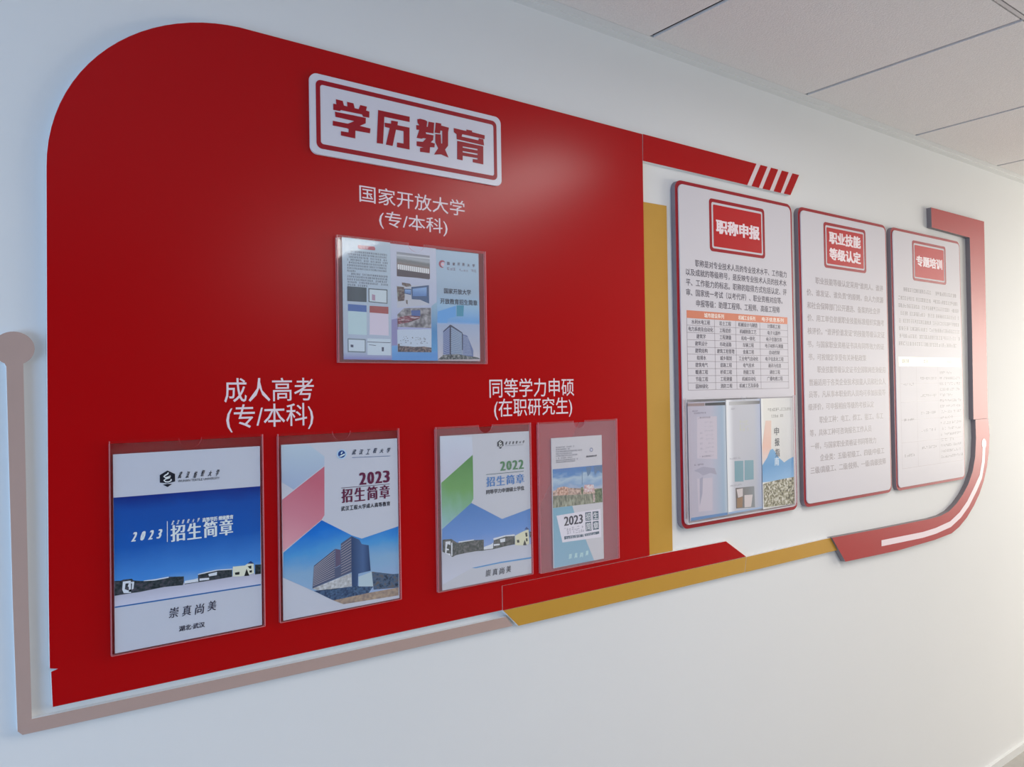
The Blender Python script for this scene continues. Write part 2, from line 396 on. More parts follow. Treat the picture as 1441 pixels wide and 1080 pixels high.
# ================================================================ OTHER RED / OCHRE / TAN BOARDS
hs = tag(slab('header_strip', [(130.5, 60.7), (191.0, 60.75), (186.9, 54.35), (130.4, 54.35)], 0, H1, mat('white_stripe_film', (0.80, 0.68, 0.70, 1), rough=0.35), PVC),
         'red header strip ending in slanted stripes, right of the large red panel', 'display strip')
def slant(name, xa, xb, xc, xd, m=RED):
    slab(name, [(xa, 60.75), (xb, 60.75), (xc, 54.35), (xd, 54.35)], H1, H1+0.06, m, m, hs)
slant('red_face', 130.5, 172.2, 168.2, 130.4)
for a, b, c, d in ((174.0, 176.9, 173.0, 170.0), (178.5, 181.6, 177.7, 174.6), (183.3, 186.3, 182.5, 179.4), (188.1, 191.1, 186.9, 183.9)):
    slant('slanted_bar', a, b, c, d)
tag(slab('footer_strip', [(89.45, -39.1), (130.6, -39.1), (156.9, -39.3), (164.6, -44.35), (89.45, -44.05)], 0, H1, RED, PVC),
    'red footer strip with slanted right end, below the large red panel', 'display strip')
tag(slab('ochre_board', [(130.4, 44.75), (138.5, 44.85), (138.3, -39.1), (130.4, -39.0)], 0, 0.6, GOLD, PVC), 'upright ochre yellow board between red panel and the text boards', 'display strip')
tag(slab('ochre_strip', [(89.6, -44.1), (164.7, -44.45), (163.9, -48.35), (93.2, -47.9)], 0, H1, GOLD, PVC), 'long ochre strip with slanted left end under red footer strip', 'display strip', 'ochre strips under the display')
tag(slab('ochre_strip', [(164.8, -44.5), (203.4, -44.5), (206.2, -48.6), (164.0, -48.4)], 0, H1, GOLD, PVC), 'short ochre strip joining the red curved frame at right', 'display strip', 'ochre strips under the display')
disc = arc(10.7, 7.45, 2.35, -64, 244, 30)
tanpts = disc+[(9.85, 4.9), (10.35, -28), (10.75, -45.6), (11.3, -46.25), (56.2, -47.1), (91.9, -47.65), (90.3, -45.5), (56.2, -45.1), (12.35, -44.35), (12.1, -28.0), (11.75, 4.9)]
tag(slab('tan_frame', tanpts, 0, 1.1, TAN, PVC), 'thin pinkish tan frame line with round head, left of and below red panel', 'display strip')

# right red frame, upper and lower halves
slabu = [(265.1, 61.3), (304.8, 61.3), (304.4, 20), (303.9, -13.1), (292.4, -13.1), (293.0, 20), (293.0, 53.9), (265.2, 54.4)]
tag(slab('corner_frame', slabu, 0, 1.8, RED2, mat('frame_side_shade', (0.22, 0.19, 0.20, 1), rough=0.5)), 'upper half of red corner frame, bent at top right', 'display frame')  # shade on the frame's side put into a dark side colour
lower_out = [(304.1, -13.2), (305.0, -19.5), (303.9, -26), (302.0, -31.5), (299.2, -36.4), (295.6, -40.7), (291.0, -44.6), (285.5, -48.2), (279.5, -50.9), (274.0, -52.4), (262, -53.1), (238, -53.3), (209.0, -52.4)]
lower_in = [(202.4, -44.4), (230.1, -45.1), (260.0, -45.6), (266.6, -45.4), (272.5, -44.5), (278.0, -42.4), (283.0, -39.6), (287.2, -36.3), (290.8, -32), (293.0, -26.9), (294.0, -20), (293.9, -13.2)]
cf = tag(slab('curved_frame', lower_out+lower_in, 0, 1.8, RED2, mat('frame_side_shade', (0.22, 0.19, 0.20, 1), rough=0.5)), 'lower half of red frame, curving with a thin white inlaid line', 'display frame')
decal('white_line', stroke([(228.8, -49.65), (254.3, -50.35), (263, -50.1), (273.3, -49.1), (280.5, -46.7), (286.5, -43.4), (292.5, -38.6), (297.0, -34.4), (299.3, -29), (300.1, -23.5)],
    [1.9, 1.95, 2.0, 2.1, 2.2, 2.3, 2.4, 2.3, 2.2, 2.2]), 1.84, WTXT, cf)
decal('line_head', [[(300.15+1.8*math.cos(a*math.pi/8), -22.4+1.9*math.sin(a*math.pi/8)) for a in range(16)]], 1.86, WTXT, cf)

# ================================================================ TEXT BOARDS
TXT = ink(66, 58, 76, 1.1)
TXT_GLARE = ink(150, 140, 146, 1.1); TXT3_GLARE = ink(120, 110, 116, 1.1)  # dark print made paler, window glare put into the ink colour
def board(x0, x1, label):
    b = tag(slab('text_board', rrect(x0, x1, -34.25, 51.55, 2.2), 0, 1.5, RIM, mat('board_side_shade', (0.24, 0.20, 0.225, 1), rough=0.5)), label, 'notice board', 'rounded notice boards with red rims')  # shade on the white core put into a dark side colour
    slab('face_sheet', rrect(x0+0.95, x1-0.95, -33.3, 50.6, 1.5), 1.5, 1.8, BOARDW, PVC, b)
    return b
HB = 1.8
def title_plate(b, x0, x1, items):
    ring('plate_border', rrect(x0, x1, 35.05, 48.55, 1.0), rrect(x0+0.85, x1-0.8, 35.85, 47.7, 0.6), HB, HB+0.05, RIM, b)
    pl = slab('plate', rrect(x0+1.5, x1-1.4, 36.35, 47.1, 0.3), HB, HB+0.06, mat('plate_red', (0.50, 0.003, 0.008, 1), rough=0.36, spec=0.3), None, b)
    v, f = text_geo(items, HB+0.07); mesh('lettering', v, f, WTXT, pl)
b1 = board(140.6, 186.85, 'notice board with grid table and brochure pocket, nearest of three rounded boards')
title_plate(b1, 152.4, 174.35, [('职称申报', [(154.8, 43.5), (172.2, 39.8)], .42, .22)])
rows1 = [('职称是对专业技术人员的专业技术水平、工作能力', [(146.9, 32.35), (183.6, 30.55)]),
         ('以及成就的等级称号，是反映专业技术人员的技术水', [(143.5, 29.9), (183.5, 28.1)]),
         ('平、工作能力的标志。职称的取得方式包括认定、评', [(143.5, 27.4), (183.4, 25.6)]),
         ('审、国家统一考试（以考代评）、职业资格对应等。', [(143.5, 24.9), (181.5, 23.1)]),
         ('申报等级：助理工程师、工程师、高级工程师', [(147.0, 22.3), (180.2, 20.5)])]
text('body_text', [(s, q, .03, .02) for s, q in rows1], HB+0.02, TXT, b1)
TB0, TB1, TR = 19.5, 17.6, -0.25
decal('table_header', [rect(143.5, 183.5, TB1, TB0)], HB+0.02, ink(205, 118, 88, 1.1), b1)
rh = (TB1-TR)/10
cols_ = [143.5, 153.55, 161.7, 171.5, 183.5]
lines_ = [rect(143.5, 183.5, TB1-rh*k-0.04, TB1-rh*k+0.04) for k in range(1, 11)]+[rect(x-0.05, x+0.05, TR, TB1) for x in cols_]
decal('table_grid', lines_, HB+0.022, ink(120, 105, 118, 1.1), b1)
def cell(s, ci, k, w):
    cxx = (cols_[ci]+cols_[ci+1])/2; zt = TB1-rh*k-0.3
    return (s, [(cxx-w/2, zt), (cxx+w/2, zt-1.15)], .02, .01)
R1 = ['水利水电工程', '电力系统及自动化', '建筑学', '建筑设计', '建筑结构', '给排水', '建筑电气', '暖通工程', '节能工程', '园林绿化']
R2 = ['岩土工程', '工程造价', '工程测量', '市政道路', '建筑工程管理', '城乡规划', '道路工程', '桥梁工程', '工程测量', '消防工程']
R3 = ['机械设计与制造', '机械制造工艺', '机电一体化', '车辆工程', '金属工程', '工业电气自动化', '电气技术', '热能工程', '机械自动化', '机械工艺及装备']
R4 = ['计算机工程', '电子元器件', '电子仪器仪表', '电子材料与测量', '自动控制', '电子信息化工程', '通讯与信息', '通信工程', '广播电视工程', '']
cells = []
for ci, RR in enumerate((R1, R2, R3, R4)):
    for k, s in enumerate(RR):
        if s: cells.append(cell(s, ci, k, min(cols_[ci+1]-cols_[ci]-0.5, 1.12*len(s))))
text('table_text', cells, HB+0.024, TXT, b1)
text('header_text', [('城市建设系列', [(149.8, 19.15), (157.2, 17.95)], .05, .03), ('机械工业系列', [(162.8, 19.15), (169.6, 17.95)], .05, .03), ('电子信息系列', [(172.4, 19.15), (181.8, 17.95)], .05, .03)], HB+0.024, ink(250, 235, 225, 1.0), b1)

b2 = board(189.75, 236.1, 'notice board full of text paled by painted glare, middle of three rounded boards')
title_plate(b2, 201.6, 223.7, [('职业技能', [(204.2, 46.1), (220.9, 42.4)], .40, .20), ('等级认定', [(204.2, 41.2), (220.8, 37.6)], .40, .20)])
T2 = [(197.0, 31.9, '职业技能等级认定采用“谁用人、谁评'), (192.7, 28.2, '价、谁发证、谁负责”的原则，由人力资源'), (192.8, 24.5, '和社会保障部门公开遴选、备案的社会评'),
      (192.8, 20.9, '价、用工单位依据职业技能标准组织实施考'), (192.7, 17.1, '核评价。“谁评价谁发证”的技能等级认定证'), (192.5, 13.3, '书，与国家职业资格证书具有同等效力的证'),
      (192.8, 9.6, '书，可按规定享受有关补贴政策'), (197.0, 6.0, '职业技能等级认定证书全国联网查询使用'), (192.9, 2.3, '普遍适用于各类企业技术技能人员和社会人'),
      (192.7, -1.2, '员等，凡从事本职业的人员均可参加技能等'), (192.3, -4.8, '级评价，可申报相应等级的考核认定'), (197.5, -8.6, '职业工种：电工、焊工、钳工、车工'), (192.7, -12.3, '等，具体工种可咨询报名工作人员'),
      (193.0, -16.1, '一样，与国家职业资格证书同等效力'), (197.4, -19.6, '企业类：五级/初级工、四级/中级工'), (192.7, -23.0, '三级/高级工、二级/技师、一级/高级技师')]
def wid(s): return sum(0.55 if ord(c) < 300 else 1 for c in s)
text('body_text', [(s, [(x, z), (min(x+wid(s)*2.13, 233.4), z-2.0)], .08, .02) for x, z, s in T2], HB+0.02, TXT_GLARE, b2)

b3 = board(238.85, 285.5, 'notice board with a pale yellow table header, farthest of three rounded boards')
title_plate(b3, 251.8, 274.4, [('专题培训', [(254.1, 43.7), (271.8, 40.1)], .40, .20)])
mr = [(245.6, 282.0, 32.3)]+[(242.2, 283.0, 29.4-2.5*k) for k in range(6)]+[(242.0, 281, 14.4)]
decal('body_text', micro(mr, 1.35, 0.95), HB+0.02, TXT3_GLARE, b3)
decal('table_header', [rect(241.5, 283.6, 6.2, 9.3)], HB+0.02, ink(255, 246, 205, 1.15), b3)
text('header_text', [('课程名称', [(243.6, 8.6), (248.0, 7.2)], .05), ('类别', [(257.3, 8.6), (260.4, 7.2)], .05), ('内容简介', [(273.5, 8.6), (278.0, 7.2)], .05)], HB+0.03, TXT3_GLARE, b3)
g3 = [rect(242.3, 283.6, z-0.05, z+0.05) for z in (0.5, -5.6, -11.5, -18.9, -27.3)]+[rect(x-0.05, x+0.05, -27.3, 6.0) for x in (242.3, 252.5, 267.0, 283.6)]
decal('table_grid', g3, HB+0.02, ink(175, 165, 170, 1.1), b3)
mr = []
for k in range(16):
    z = 4.6-1.95*k
    mr += [(268.0, 283.0 if k % 4 else 277, z)]
    if k % 3 == 1: mr += [(255.0, 265.5, z)]
    if k % 6 == 2: mr += [(244, 250.5, z)]
decal('table_text', micro(mr, 0.95, 0.6), HB+0.02, TXT3_GLARE, b3)

# ================================================================ ACRYLIC POCKETS
def holder(x0, x1, z0, z1, h, label, front=CLEAR, back=None, group=None, edge=EDGEM, r=1.6, depth=0.72):
    """clear pocket: back sheet, front sheet with a thumb notch, closed on both sides and below"""
    root = tag(slab('acrylic_holder', rect(x0, x1, z0, z1-0.4), h, h+0.15, back or CLEAR, edge), label, 'brochure holder', group or 'clear acrylic pockets')
    cx = (x0+x1)/2
    pts = [(x0, z0), (x1, z0), (x1, z1), (cx+r+0.3, z1)]+arc(cx, z1, r, 0, -180, 10)+[(cx-r-0.3, z1), (x0, z1)]
    slab('front_sheet', pts, h+depth-0.15, h+depth, front, edge, root)
    slab('side_strip', rect(x0, x0+0.12, z0, z1), h+0.15, h+depth-0.15, SIDE, SIDE, root)
    slab('side_strip', rect(x1-0.12, x1, z0, z1), h+0.15, h+depth-0.15, SIDE, SIDE, root)
    slab('bottom_strip', rect(x0+0.12, x1-0.12, z0, z0+0.12), h+0.15, h+depth-0.15, SIDE, SIDE, root)
    # thin bright polished edge round the front sheet
    for nm, q in (('polished_edge', rect(x0-0.01, x0+0.05, z0, z1)), ('polished_edge', rect(x1-0.08, x1+0.01, z0, z1)), ('polished_edge', rect(x0, x1, z0-0.01, z0+0.045))):
        slab(nm, q, h+depth, h+depth+0.02, edge, edge, root)
    return root
holder(56.2, 86.3, 5.8, 28.3, H1, 'wide clear acrylic pocket holding a three-fold leaflet, below title plaque', REFL_FAINT, depth=0.9)
holder(21.8, 43.4, -37.65, -6.1, H1, 'clear acrylic pocket at the lower left of the red panel', CLEAR)
holder(45.8, 67.35, -37.6, -6.2, H1, 'clear acrylic pocket, second from left in the lower row', CLEAR)
holder(74.85, 96.6, -37.75, -6.35, H1, 'clear acrylic pocket, third from left in the lower row', REFL_FAINT)
holder(98.5, 120.2, -38.0, -6.4, H1, 'hazy acrylic pocket with narrow leaflet, rightmost of the lower row', REFL_FAINT, REFL_BACK)
holder(141.5, 184.9, -32.75, -2.2, HB, 'wide clear acrylic pocket at the bottom of the nearest notice board', CLEAR, edge=EDGEW, r=0.9, depth=1.15)

# ================================================================ BROCHURES (paper 1.4..1.6 cm, prints stacked just in front)
def page(name, x0, x1, z0, z1, label, h=1.55, m=PAPER):
    o = tag(slab(name, rect(x0, x1, z0, z1), h-0.12, h, m, PAPER), label, 'brochure', 'brochures in the lower row of pockets')
    def cl(pts): return [(min(max(x, x0+0.01), x1-0.01), min(max(z, z0+0.01), z1-0.01)) for x, z in pts]
    def D(nm, polys, m_, lv=1): return decal(nm, [cl(p) for p in polys], h+0.008*lv, m_, o)
    def Tx(nm, items, m_, lv=6): return text(nm, items, h+0.008*lv, m_, o)
    return o, D, Tx
def hexlogo(D, cx, cz, r, dark, light):
    hx = [(cx+r*0.98*math.cos(math.radians(a)), cz+r*math.sin(math.radians(a))) for a in (30, 90, 150)]+[(cx-r*0.85, cz-r*0.45), (cx, cz-r*0.62), (cx+r*0.85, cz-r*0.45)]
    D('emblem', [hx, [(cx-r*0.5, cz-r*0.74), (cx, cz-r*0.68), (cx+r*0.5, cz-r*0.74), (cx, cz-r*1.08)]], dark, 5)
    s = stroke([(cx+r*a, cz+r*b) for a, b in ((.10, .74), (.02, .56), (-.25, .42), (-.40, .28), (-.22, .12), (.12, .18), (.36, .30))], r*0.16)
    s += stroke([(cx+r*a, cz+r*b) for a, b in ((.32, .28), (.22, .06), (-.18, -.04), (-.40, -.20), (-.22, -.40), (.10, -.44), (.38, -.32), (.42, -.12))], r*0.15)
    D('emblem_mark', s, light, 6)
LIGHT = ink(205, 212, 228, 1.45)
DK = ink(12, 18, 36, 1.2)

# --- 1: white and blue cover, lower left
o, D, Tx = page('brochure', 22.3, 43.0, -37.4, -8.05, 'white brochure with blue sky band and 2023 title, leftmost in lower row')
D('photo_sky', [[(22.27,-14.45),(43.00,-14.64),(42.89,-29.20),(31.86,-28.74),(24.08,-29.02),(22.23,-29.12)]], grad('print_sky_1', [(0.0, col(125, 165, 205, 1.4)), (0.16, col(60, 125, 195, 1.4)), (0.5, col(10, 80, 160, 1.4)), (0.85, col(8, 70, 150, 1.4)), (1.0, col(3, 35, 115, 1.4))], noise=0.15, nscale=4, tilt=0.0), 1)
D('photo_ground', [[(22.24,-28.59),(24.08,-28.70),(31.86,-28.52),(38.14,-28.61),(42.90,-28.85),(42.88,-30.81),(22.22,-30.67)]], grad('print_ground_1', [(0, col(190, 190, 205, 1.45)), (1, col(165, 165, 180, 1.45))], noise=0.3, nscale=8), 2)
D('photo_buildings', [[(22.28,-26.72),(23.14,-26.82),(23.42,-26.71),(24.54,-26.76),(24.75,-27.05),(25.81,-27.31),(27.60,-27.53),(28.11,-27.41),(29.48,-27.29),(31.53,-27.57),(31.53,-28.28),(31.38,-28.88),(28.83,-28.73),(27.37,-28.81),(25.65,-28.91),(24.38,-28.89),(23.40,-28.90),(22.27,-28.91)],
  [(33.53,-27.57),(34.87,-27.47),(36.36,-27.40),(38.50,-27.61),(38.49,-28.78),(36.93,-28.80),(34.70,-28.83),(31.64,-28.81),(31.64,-28.66),(33.52,-28.58)], [(42.01,-27.38),(42.94,-27.48),(42.92,-29.01),(41.99,-28.99)]], photo_noise('print_dark_blocks', [col(20, 30, 35, 1.3), col(45, 55, 60, 1.4), col(75, 70, 80, 1.4)], 260), 3)
D('photo_white_parts', [[(23.39,-26.99),(24.40,-27.01),(24.41,-27.40),(23.73,-27.33),(23.62,-28.15),(24.03,-28.40),(24.42,-28.29),(24.42,-28.85),(23.47,-28.70),(23.29,-28.17)], [(24.15,-27.36),(24.41,-27.36),(24.42,-28.69),(24.14,-28.64),(24.14,-27.92),(24.00,-27.82)], [(24.43,-27.24),(24.85,-27.23),(24.74,-28.27),(24.52,-28.39),(24.57,-27.43),(24.43,-27.47)],
  [(26.09,-27.30),(27.61,-27.33),(29.44,-27.26),(29.44,-27.43),(27.60,-27.53),(26.09,-27.38)], [(31.64,-28.27),(32.84,-28.25),(33.52,-28.18),(33.56,-28.72),(31.64,-28.70)], [(33.53,-27.52),(34.88,-27.37),(36.20,-27.28),(38.55,-27.48),(38.55,-27.63),(36.36,-27.43),(33.53,-27.65)], [(34.99,-27.76),(36.28,-27.63),(36.23,-28.14),(35.11,-28.15)], [(33.73,-28.26),(35.11,-28.36),(35.11,-28.67),(33.72,-28.62)]], ink(200, 205, 212, 1.4), 4)
D('photo_cream_building', [[(38.59,-27.48),(38.64,-27.17),(40.44,-27.27),(40.88,-27.02),(41.79,-27.07),(41.86,-28.74),(39.90,-28.93),(38.58,-28.75)]], ink(206, 207, 188, 1.4), 4)
D('photo_windows', [[(38.92,-28.17),(39.61,-28.15),(39.60,-28.60),(38.96,-28.54)], [(40.87,-27.48),(41.44,-27.43),(41.43,-27.93),(41.17,-27.89)], [(41.12,-28.21),(41.52,-28.18),(41.51,-28.55),(41.16,-28.54)], [(40.33,-28.95),(40.69,-27.82),(41.11,-29.02)]], ink(30, 32, 30, 1.2), 5)
D('photo_roof', [[(40.83,-27.03),(41.36,-26.68),(41.88,-27.19)]], ink(25, 50, 105, 1.3), 5)
D('blue_rule', [[(22.22,-30.50),(42.88,-30.67),(42.87,-30.88),(22.22,-30.69)]], ink(40, 95, 155, 1.4), 5)
q = [(29.42,-12.21),(29.43,-10.99)]
hexlogo(D, q[0][0], q[0][1], q[1][1]-q[0][1], DK, LIGHT)
Tx('lettering', sp('武汉纺织大学', [(30.82,-11.37),(36.87,-12.38)], .36, .04, .02, .3, .08)+[('WUHAN TEXTILE UNIVERSITY', [(30.85,-12.58),(36.82,-12.94)])], DK)
Tx('title', sp('2023', [(24.48,-19.85),(28.74,-21.24)], .17, .18, .0, .25)+sp('招生简章', [(29.75,-19.47),(38.72,-22.00)], .13, .17, .02)+sp('武汉纺织大学', [(29.85,-18.74),(33.90,-19.40)], .36, .03, .02, .3)+[('高等学历 继续教育', [(34.23,-18.82),(38.78,-19.51)], .05, .03)], ink(200, 210, 238, 1.5))
D('title_bar', [[(29.28,-18.75),(29.38,-18.76),(29.35,-21.92),(29.25,-21.91)]], ink(200, 210, 238, 1.5), 6)
Tx('motto', sp('崇真尚美', [(29.39,-32.14),(36.21,-33.70)], .24, .03, .01, .12, .06)+[('湖北·武汉', [(30.77,-35.12),(34.41,-35.95)], .04, .02)], ink(35, 35, 60, 1.2))

# --- 2: white cover with pink facet and blue tower photo
o, D, Tx = page('brochure', 46.4, 67.12, -37.4, -8.05, 'white brochure with pink facet and tall building photo, second in lower row')
D('grey_facet', [[(46.42,-8.04),(51.01,-8.31),(53.64,-10.48),(53.61,-12.02),(48.35,-15.70),(46.39,-14.28)]], grad('print_grey_facet', [(0, col(150, 165, 190, 1.4)), (1, col(172, 188, 200, 1.4))], noise=0.2), 1)
D('pink_facet', [[(46.42,-17.25),(53.61,-12.19),(53.50,-20.62),(53.02,-21.33),(46.44,-25.94)]], grad('print_pink', [(0, col(205, 150, 160, 1.4)), (0.5, col(190, 120, 135, 1.4)), (1, col(180, 95, 112, 1.4))], tilt=0.25), 1)
D('photo_sky', [[(46.52,-26.09),(53.02,-21.43),(58.31,-24.74),(60.10,-25.56),(67.07,-24.23),(66.96,-36.88),(56.62,-36.56),(46.38,-30.21)]], grad('print_sky_2', [(0, col(150, 165, 195, 1.4)), (0.45, col(125, 160, 190, 1.4)), (0.65, col(70, 140, 195, 1.4)), (0.85, col(10, 105, 190, 1.4)), (1.0, col(8, 90, 175, 1.4))], noise=0.35, nscale=3), 2)
D('photo_ground', [[(54.80,-35.54),(61.23,-35.40),(66.95,-35.43),(66.92,-36.87),(56.62,-36.56)]], photo_noise('print_ground_2', [col(130, 115, 110, 1.4), col(165, 145, 125, 1.4)], 150), 3)
D('photo_hedge', [[(51.51,-33.33),(59.25,-33.83),(62.08,-34.40),(61.23,-35.40),(56.20,-35.54),(54.80,-35.54)]], photo_noise('print_hedge', [col(35, 50, 80, 1.4), col(75, 100, 130, 1.4)], 300), 4)
D('photo_tower', [[(51.56,-29.05),(55.28,-26.68),(55.23,-30.05),(56.19,-29.69),(56.30,-25.91),(58.21,-24.87),(58.18,-31.21),(51.26,-32.90)]], ink(78, 86, 112, 1.35), 3)
st = []
for k in range(12):
    t_ = 0.04+k/12.5
    st.append(between([(51.58,-29.22),(51.33,-32.71),(55.20,-26.87),(55.13,-31.83)], t_, 0.09))
    st.append(between([(56.33,-26.17),(56.25,-31.68),(58.16,-25.12),(58.07,-31.19)], t_, 0.09))
D('photo_stripes', st, ink(165, 158, 160, 1.35), 4)
D('photo_tower_side', [[(58.21,-24.87),(59.64,-25.67),(60.08,-26.52),(61.36,-26.91),(61.66,-31.51),(59.37,-31.67),(59.25,-33.92),(58.17,-33.73)]], grad('print_tower_side', [(0, col(45, 65, 100, 1.4)), (0.6, col(70, 95, 135, 1.4)), (1, col(40, 60, 95, 1.4))], axis='X'), 3)
D('photo_notch', [[(55.31,-26.68),(56.23,-26.99),(56.20,-29.60),(55.26,-29.97)]], ink(92, 82, 105, 1.4), 4)
D('photo_podium', [[(51.26,-32.90),(58.12,-31.32),(58.17,-33.69),(54.48,-33.64),(52.10,-33.32)]], photo_noise('print_podium', [col(150, 150, 150, 1.4), col(190, 192, 195, 1.4)], 200), 4)
D('photo_gatehouse', [[(59.37,-32.22),(61.84,-31.71),(62.08,-34.40),(59.43,-33.95)]], ink(168, 185, 194, 1.4), 5)
D('photo_shed', [[(61.84,-31.71),(65.97,-32.83),(66.99,-32.90),(66.95,-35.43),(62.16,-34.98)]], photo_noise('print_shed', [col(40, 50, 65, 1.4), col(75, 95, 120, 1.4), col(95, 90, 90, 1.4)], 160), 5)
c0, c1, c2 = [(56.67,-10.27),(56.68,-9.39),(56.67,-9.62)]
D('emblem', [[(c0[0]+(c1[1]-c0[1])*math.cos(i*math.pi/12), c0[1]+(c1[1]-c0[1])*math.sin(i*math.pi/12)) for i in range(24)]], ink(165, 190, 225, 1.4), 5)
D('emblem_core', [[(c0[0]+(c2[1]-c0[1])*math.cos(i*math.pi/12), c0[1]+(c2[1]-c0[1])*math.sin(i*math.pi/12)) for i in range(24)]], ink(15, 60, 125, 1.4), 6)
D('emblem_mark', [[(56.15,-10.62),(56.77,-10.36),(57.30,-10.18),(57.17,-10.47),(56.54,-10.74)], [(56.46,-10.12),(56.73,-9.80),(56.86,-9.89),(56.64,-10.27)]], ink(200, 215, 240, 1.4), 7)
Tx('lettering', sp('武汉工程大学', [(58.49,-9.65),(65.82,-10.56)], .34, .04, .02, .3, .08), ink(25, 45, 75, 1.2))
D('lettering_line', [[(58.54,-10.96),(65.67,-11.15),(65.67,-11.24),(58.54,-11.06)]], ink(95, 115, 150, 1.3), 5)
Tx('title', sp('2023', [(59.77,-13.79),(65.56,-15.98)], .12, .30, .02)+sp('招生简章', [(56.51,-16.42),(65.52,-18.85)], .16, .18, .01), ink(92, 25, 62, 1.3))
D('title_rule', [[(56.51,-16.16),(65.50,-16.26),(65.50,-16.35),(56.51,-16.25)]], ink(80, 60, 80, 1.3), 5)
Tx('subtitle', sp('武汉工程大学成人高等教育', [(56.43,-19.44),(65.55,-20.26)], .12, .04, .02), ink(35, 35, 50, 1.2))

# --- 3: white cover with green facet
PAPER3 = mat('brochure_paper_bright', (0.66, 0.67, 0.73, 1), rough=0.35)
o, D, Tx = page('brochure', 75.85, 96.4, -37.58, -8.1, 'white brochure with green facet and 2022 title, third in lower row', m=PAPER3)
D('grey_facet', [[(75.89,-8.08),(82.84,-8.52),(82.93,-12.13),(75.97,-17.05)]], grad('print_grey_facet_3', [(0, col(185, 182, 198, 1.35)), (1, col(192, 200, 212, 1.35))], noise=0.5, nscale=3), 1)
D('green_facet', [[(75.97,-17.05),(82.93,-12.13),(82.93,-20.77),(82.44,-21.56),(75.97,-25.85)]], grad('print_green', [(0, col(140, 180, 185, 1.35)), (0.35, col(115, 165, 130, 1.35)), (0.6, col(95, 150, 75, 1.35)), (1, col(70, 130, 55, 1.35))], noise=0.3, nscale=5, tilt=0.1), 1)
D('photo_sky', [[(75.97,-25.90),(82.44,-21.56),(89.44,-25.53),(96.37,-24.16),(96.46,-31.64),(88.30,-32.23),(78.63,-31.64),(75.90,-29.87)]], grad('print_sky_3', [(0, col(150, 165, 205, 1.35)), (0.4, col(90, 135, 195, 1.35)), (1, col(50, 110, 175, 1.35))], noise=0.1), 2)
D('photo_ground', [[(75.92,-30.36),(77.69,-31.13),(78.84,-31.17),(83.41,-31.06),(92.41,-31.14),(96.54,-31.57),(96.52,-34.19),(88.88,-34.12),(82.30,-34.29),(75.82,-36.49)]], grad('print_ground_3', [(0, col(190, 192, 205, 1.38)), (1, col(178, 180, 190, 1.38))], noise=0.3), 3)
D('photo_buildings', [[(76.04,-27.90),(77.89,-28.00),(79.17,-28.91),(83.00,-28.91),(85.11,-29.13),(85.07,-31.30),(83.41,-31.15),(81.32,-31.15),(78.84,-31.26),(78.11,-31.54),(77.69,-31.19),(76.00,-30.18)], [(87.41,-29.44),(90.24,-29.15),(92.35,-29.36),(92.41,-31.04),(90.52,-31.10),(87.37,-31.32),(85.07,-31.23),(85.07,-31.00),(87.22,-31.01)], [(96.02,-28.88),(96.46,-29.01),(96.47,-30.11),(96.07,-30.20)]],
  photo_noise('print_dark_blocks_3', [col(40, 45, 40, 1.3), col(70, 75, 70, 1.3), col(105, 100, 100, 1.3)], 260), 4)
D('photo_white_parts', [[(76.67,-28.37),(77.73,-28.41),(77.72,-29.15),(77.08,-28.87),(76.88,-29.67),(77.42,-29.90),(77.28,-30.11),(76.88,-30.03),(76.84,-30.56),(77.66,-30.81),(77.66,-31.19),(76.53,-30.54)], [(77.87,-28.73),(78.13,-28.72),(78.09,-31.25),(77.83,-31.28)], [(85.08,-30.58),(86.77,-30.28),(87.24,-29.98),(87.22,-31.17),(85.07,-31.10)], [(87.26,-29.15),(89.93,-28.91),(92.36,-29.00),(92.42,-29.33),(90.24,-29.15),(87.41,-29.55)], [(88.81,-29.52),(90.08,-29.47),(90.06,-30.20),(88.96,-30.21)], [(87.39,-30.30),(88.80,-30.43),(88.79,-30.70),(87.39,-30.70)], [(79.46,-28.75),(82.85,-28.76),(82.85,-28.95),(79.46,-28.96)]], ink(205, 208, 214, 1.38), 5)
D('photo_cream_building', [[(92.45,-29.31),(94.28,-28.73),(95.78,-28.44),(95.96,-31.45),(94.39,-31.55),(92.44,-31.21)]], ink(205, 203, 175, 1.38), 5)
D('photo_windows', [[(92.87,-30.25),(93.44,-30.26),(93.51,-30.84),(92.94,-30.81)], [(94.94,-29.02),(95.43,-29.04),(95.50,-29.85),(95.08,-29.88)], [(95.08,-30.20),(95.49,-30.23),(95.53,-30.84),(95.15,-30.84)], [(94.39,-31.51),(94.78,-30.41),(95.25,-31.63)]], ink(45, 42, 36, 1.2), 6)
D('photo_roof', [[(94.79,-28.34),(95.29,-27.83),(95.97,-28.49)]], ink(40, 70, 125, 1.3), 6)
D('blue_rule', [[(82.30,-34.26),(88.88,-34.08),(96.49,-34.23),(96.48,-34.53),(88.88,-34.35),(83.19,-34.47)]], ink(80, 140, 190, 1.38), 6)
q = [(89.32,-10.41),(89.34,-9.54)]
hexlogo(D, q[0][0], q[0][1], q[1][1]-q[0][1], DK, LIGHT)
Tx('lettering', sp('武汉纺织大学', [(90.46,-9.96),(95.20,-10.57)], .34, .04, .02, .3), DK)
D('lettering_line', [[(90.47,-10.80),(94.90,-10.79),(94.90,-10.84),(90.47,-10.86)]], ink(90, 95, 110, 1.2), 5)
Tx('year', sp('2022', [(89.16,-13.90),(94.90,-15.79)], .12, .28, .02), ink(60, 115, 70, 1.35))
D('title_rule', [[(85.88,-16.23),(94.82,-16.25),(94.82,-16.37),(85.88,-16.34)]], ink(70, 95, 100, 1.3), 5)
Tx('title', sp('招生简章', [(85.87,-16.79),(94.95,-18.74)], .15, .17, .01), ink(60, 115, 175, 1.35))
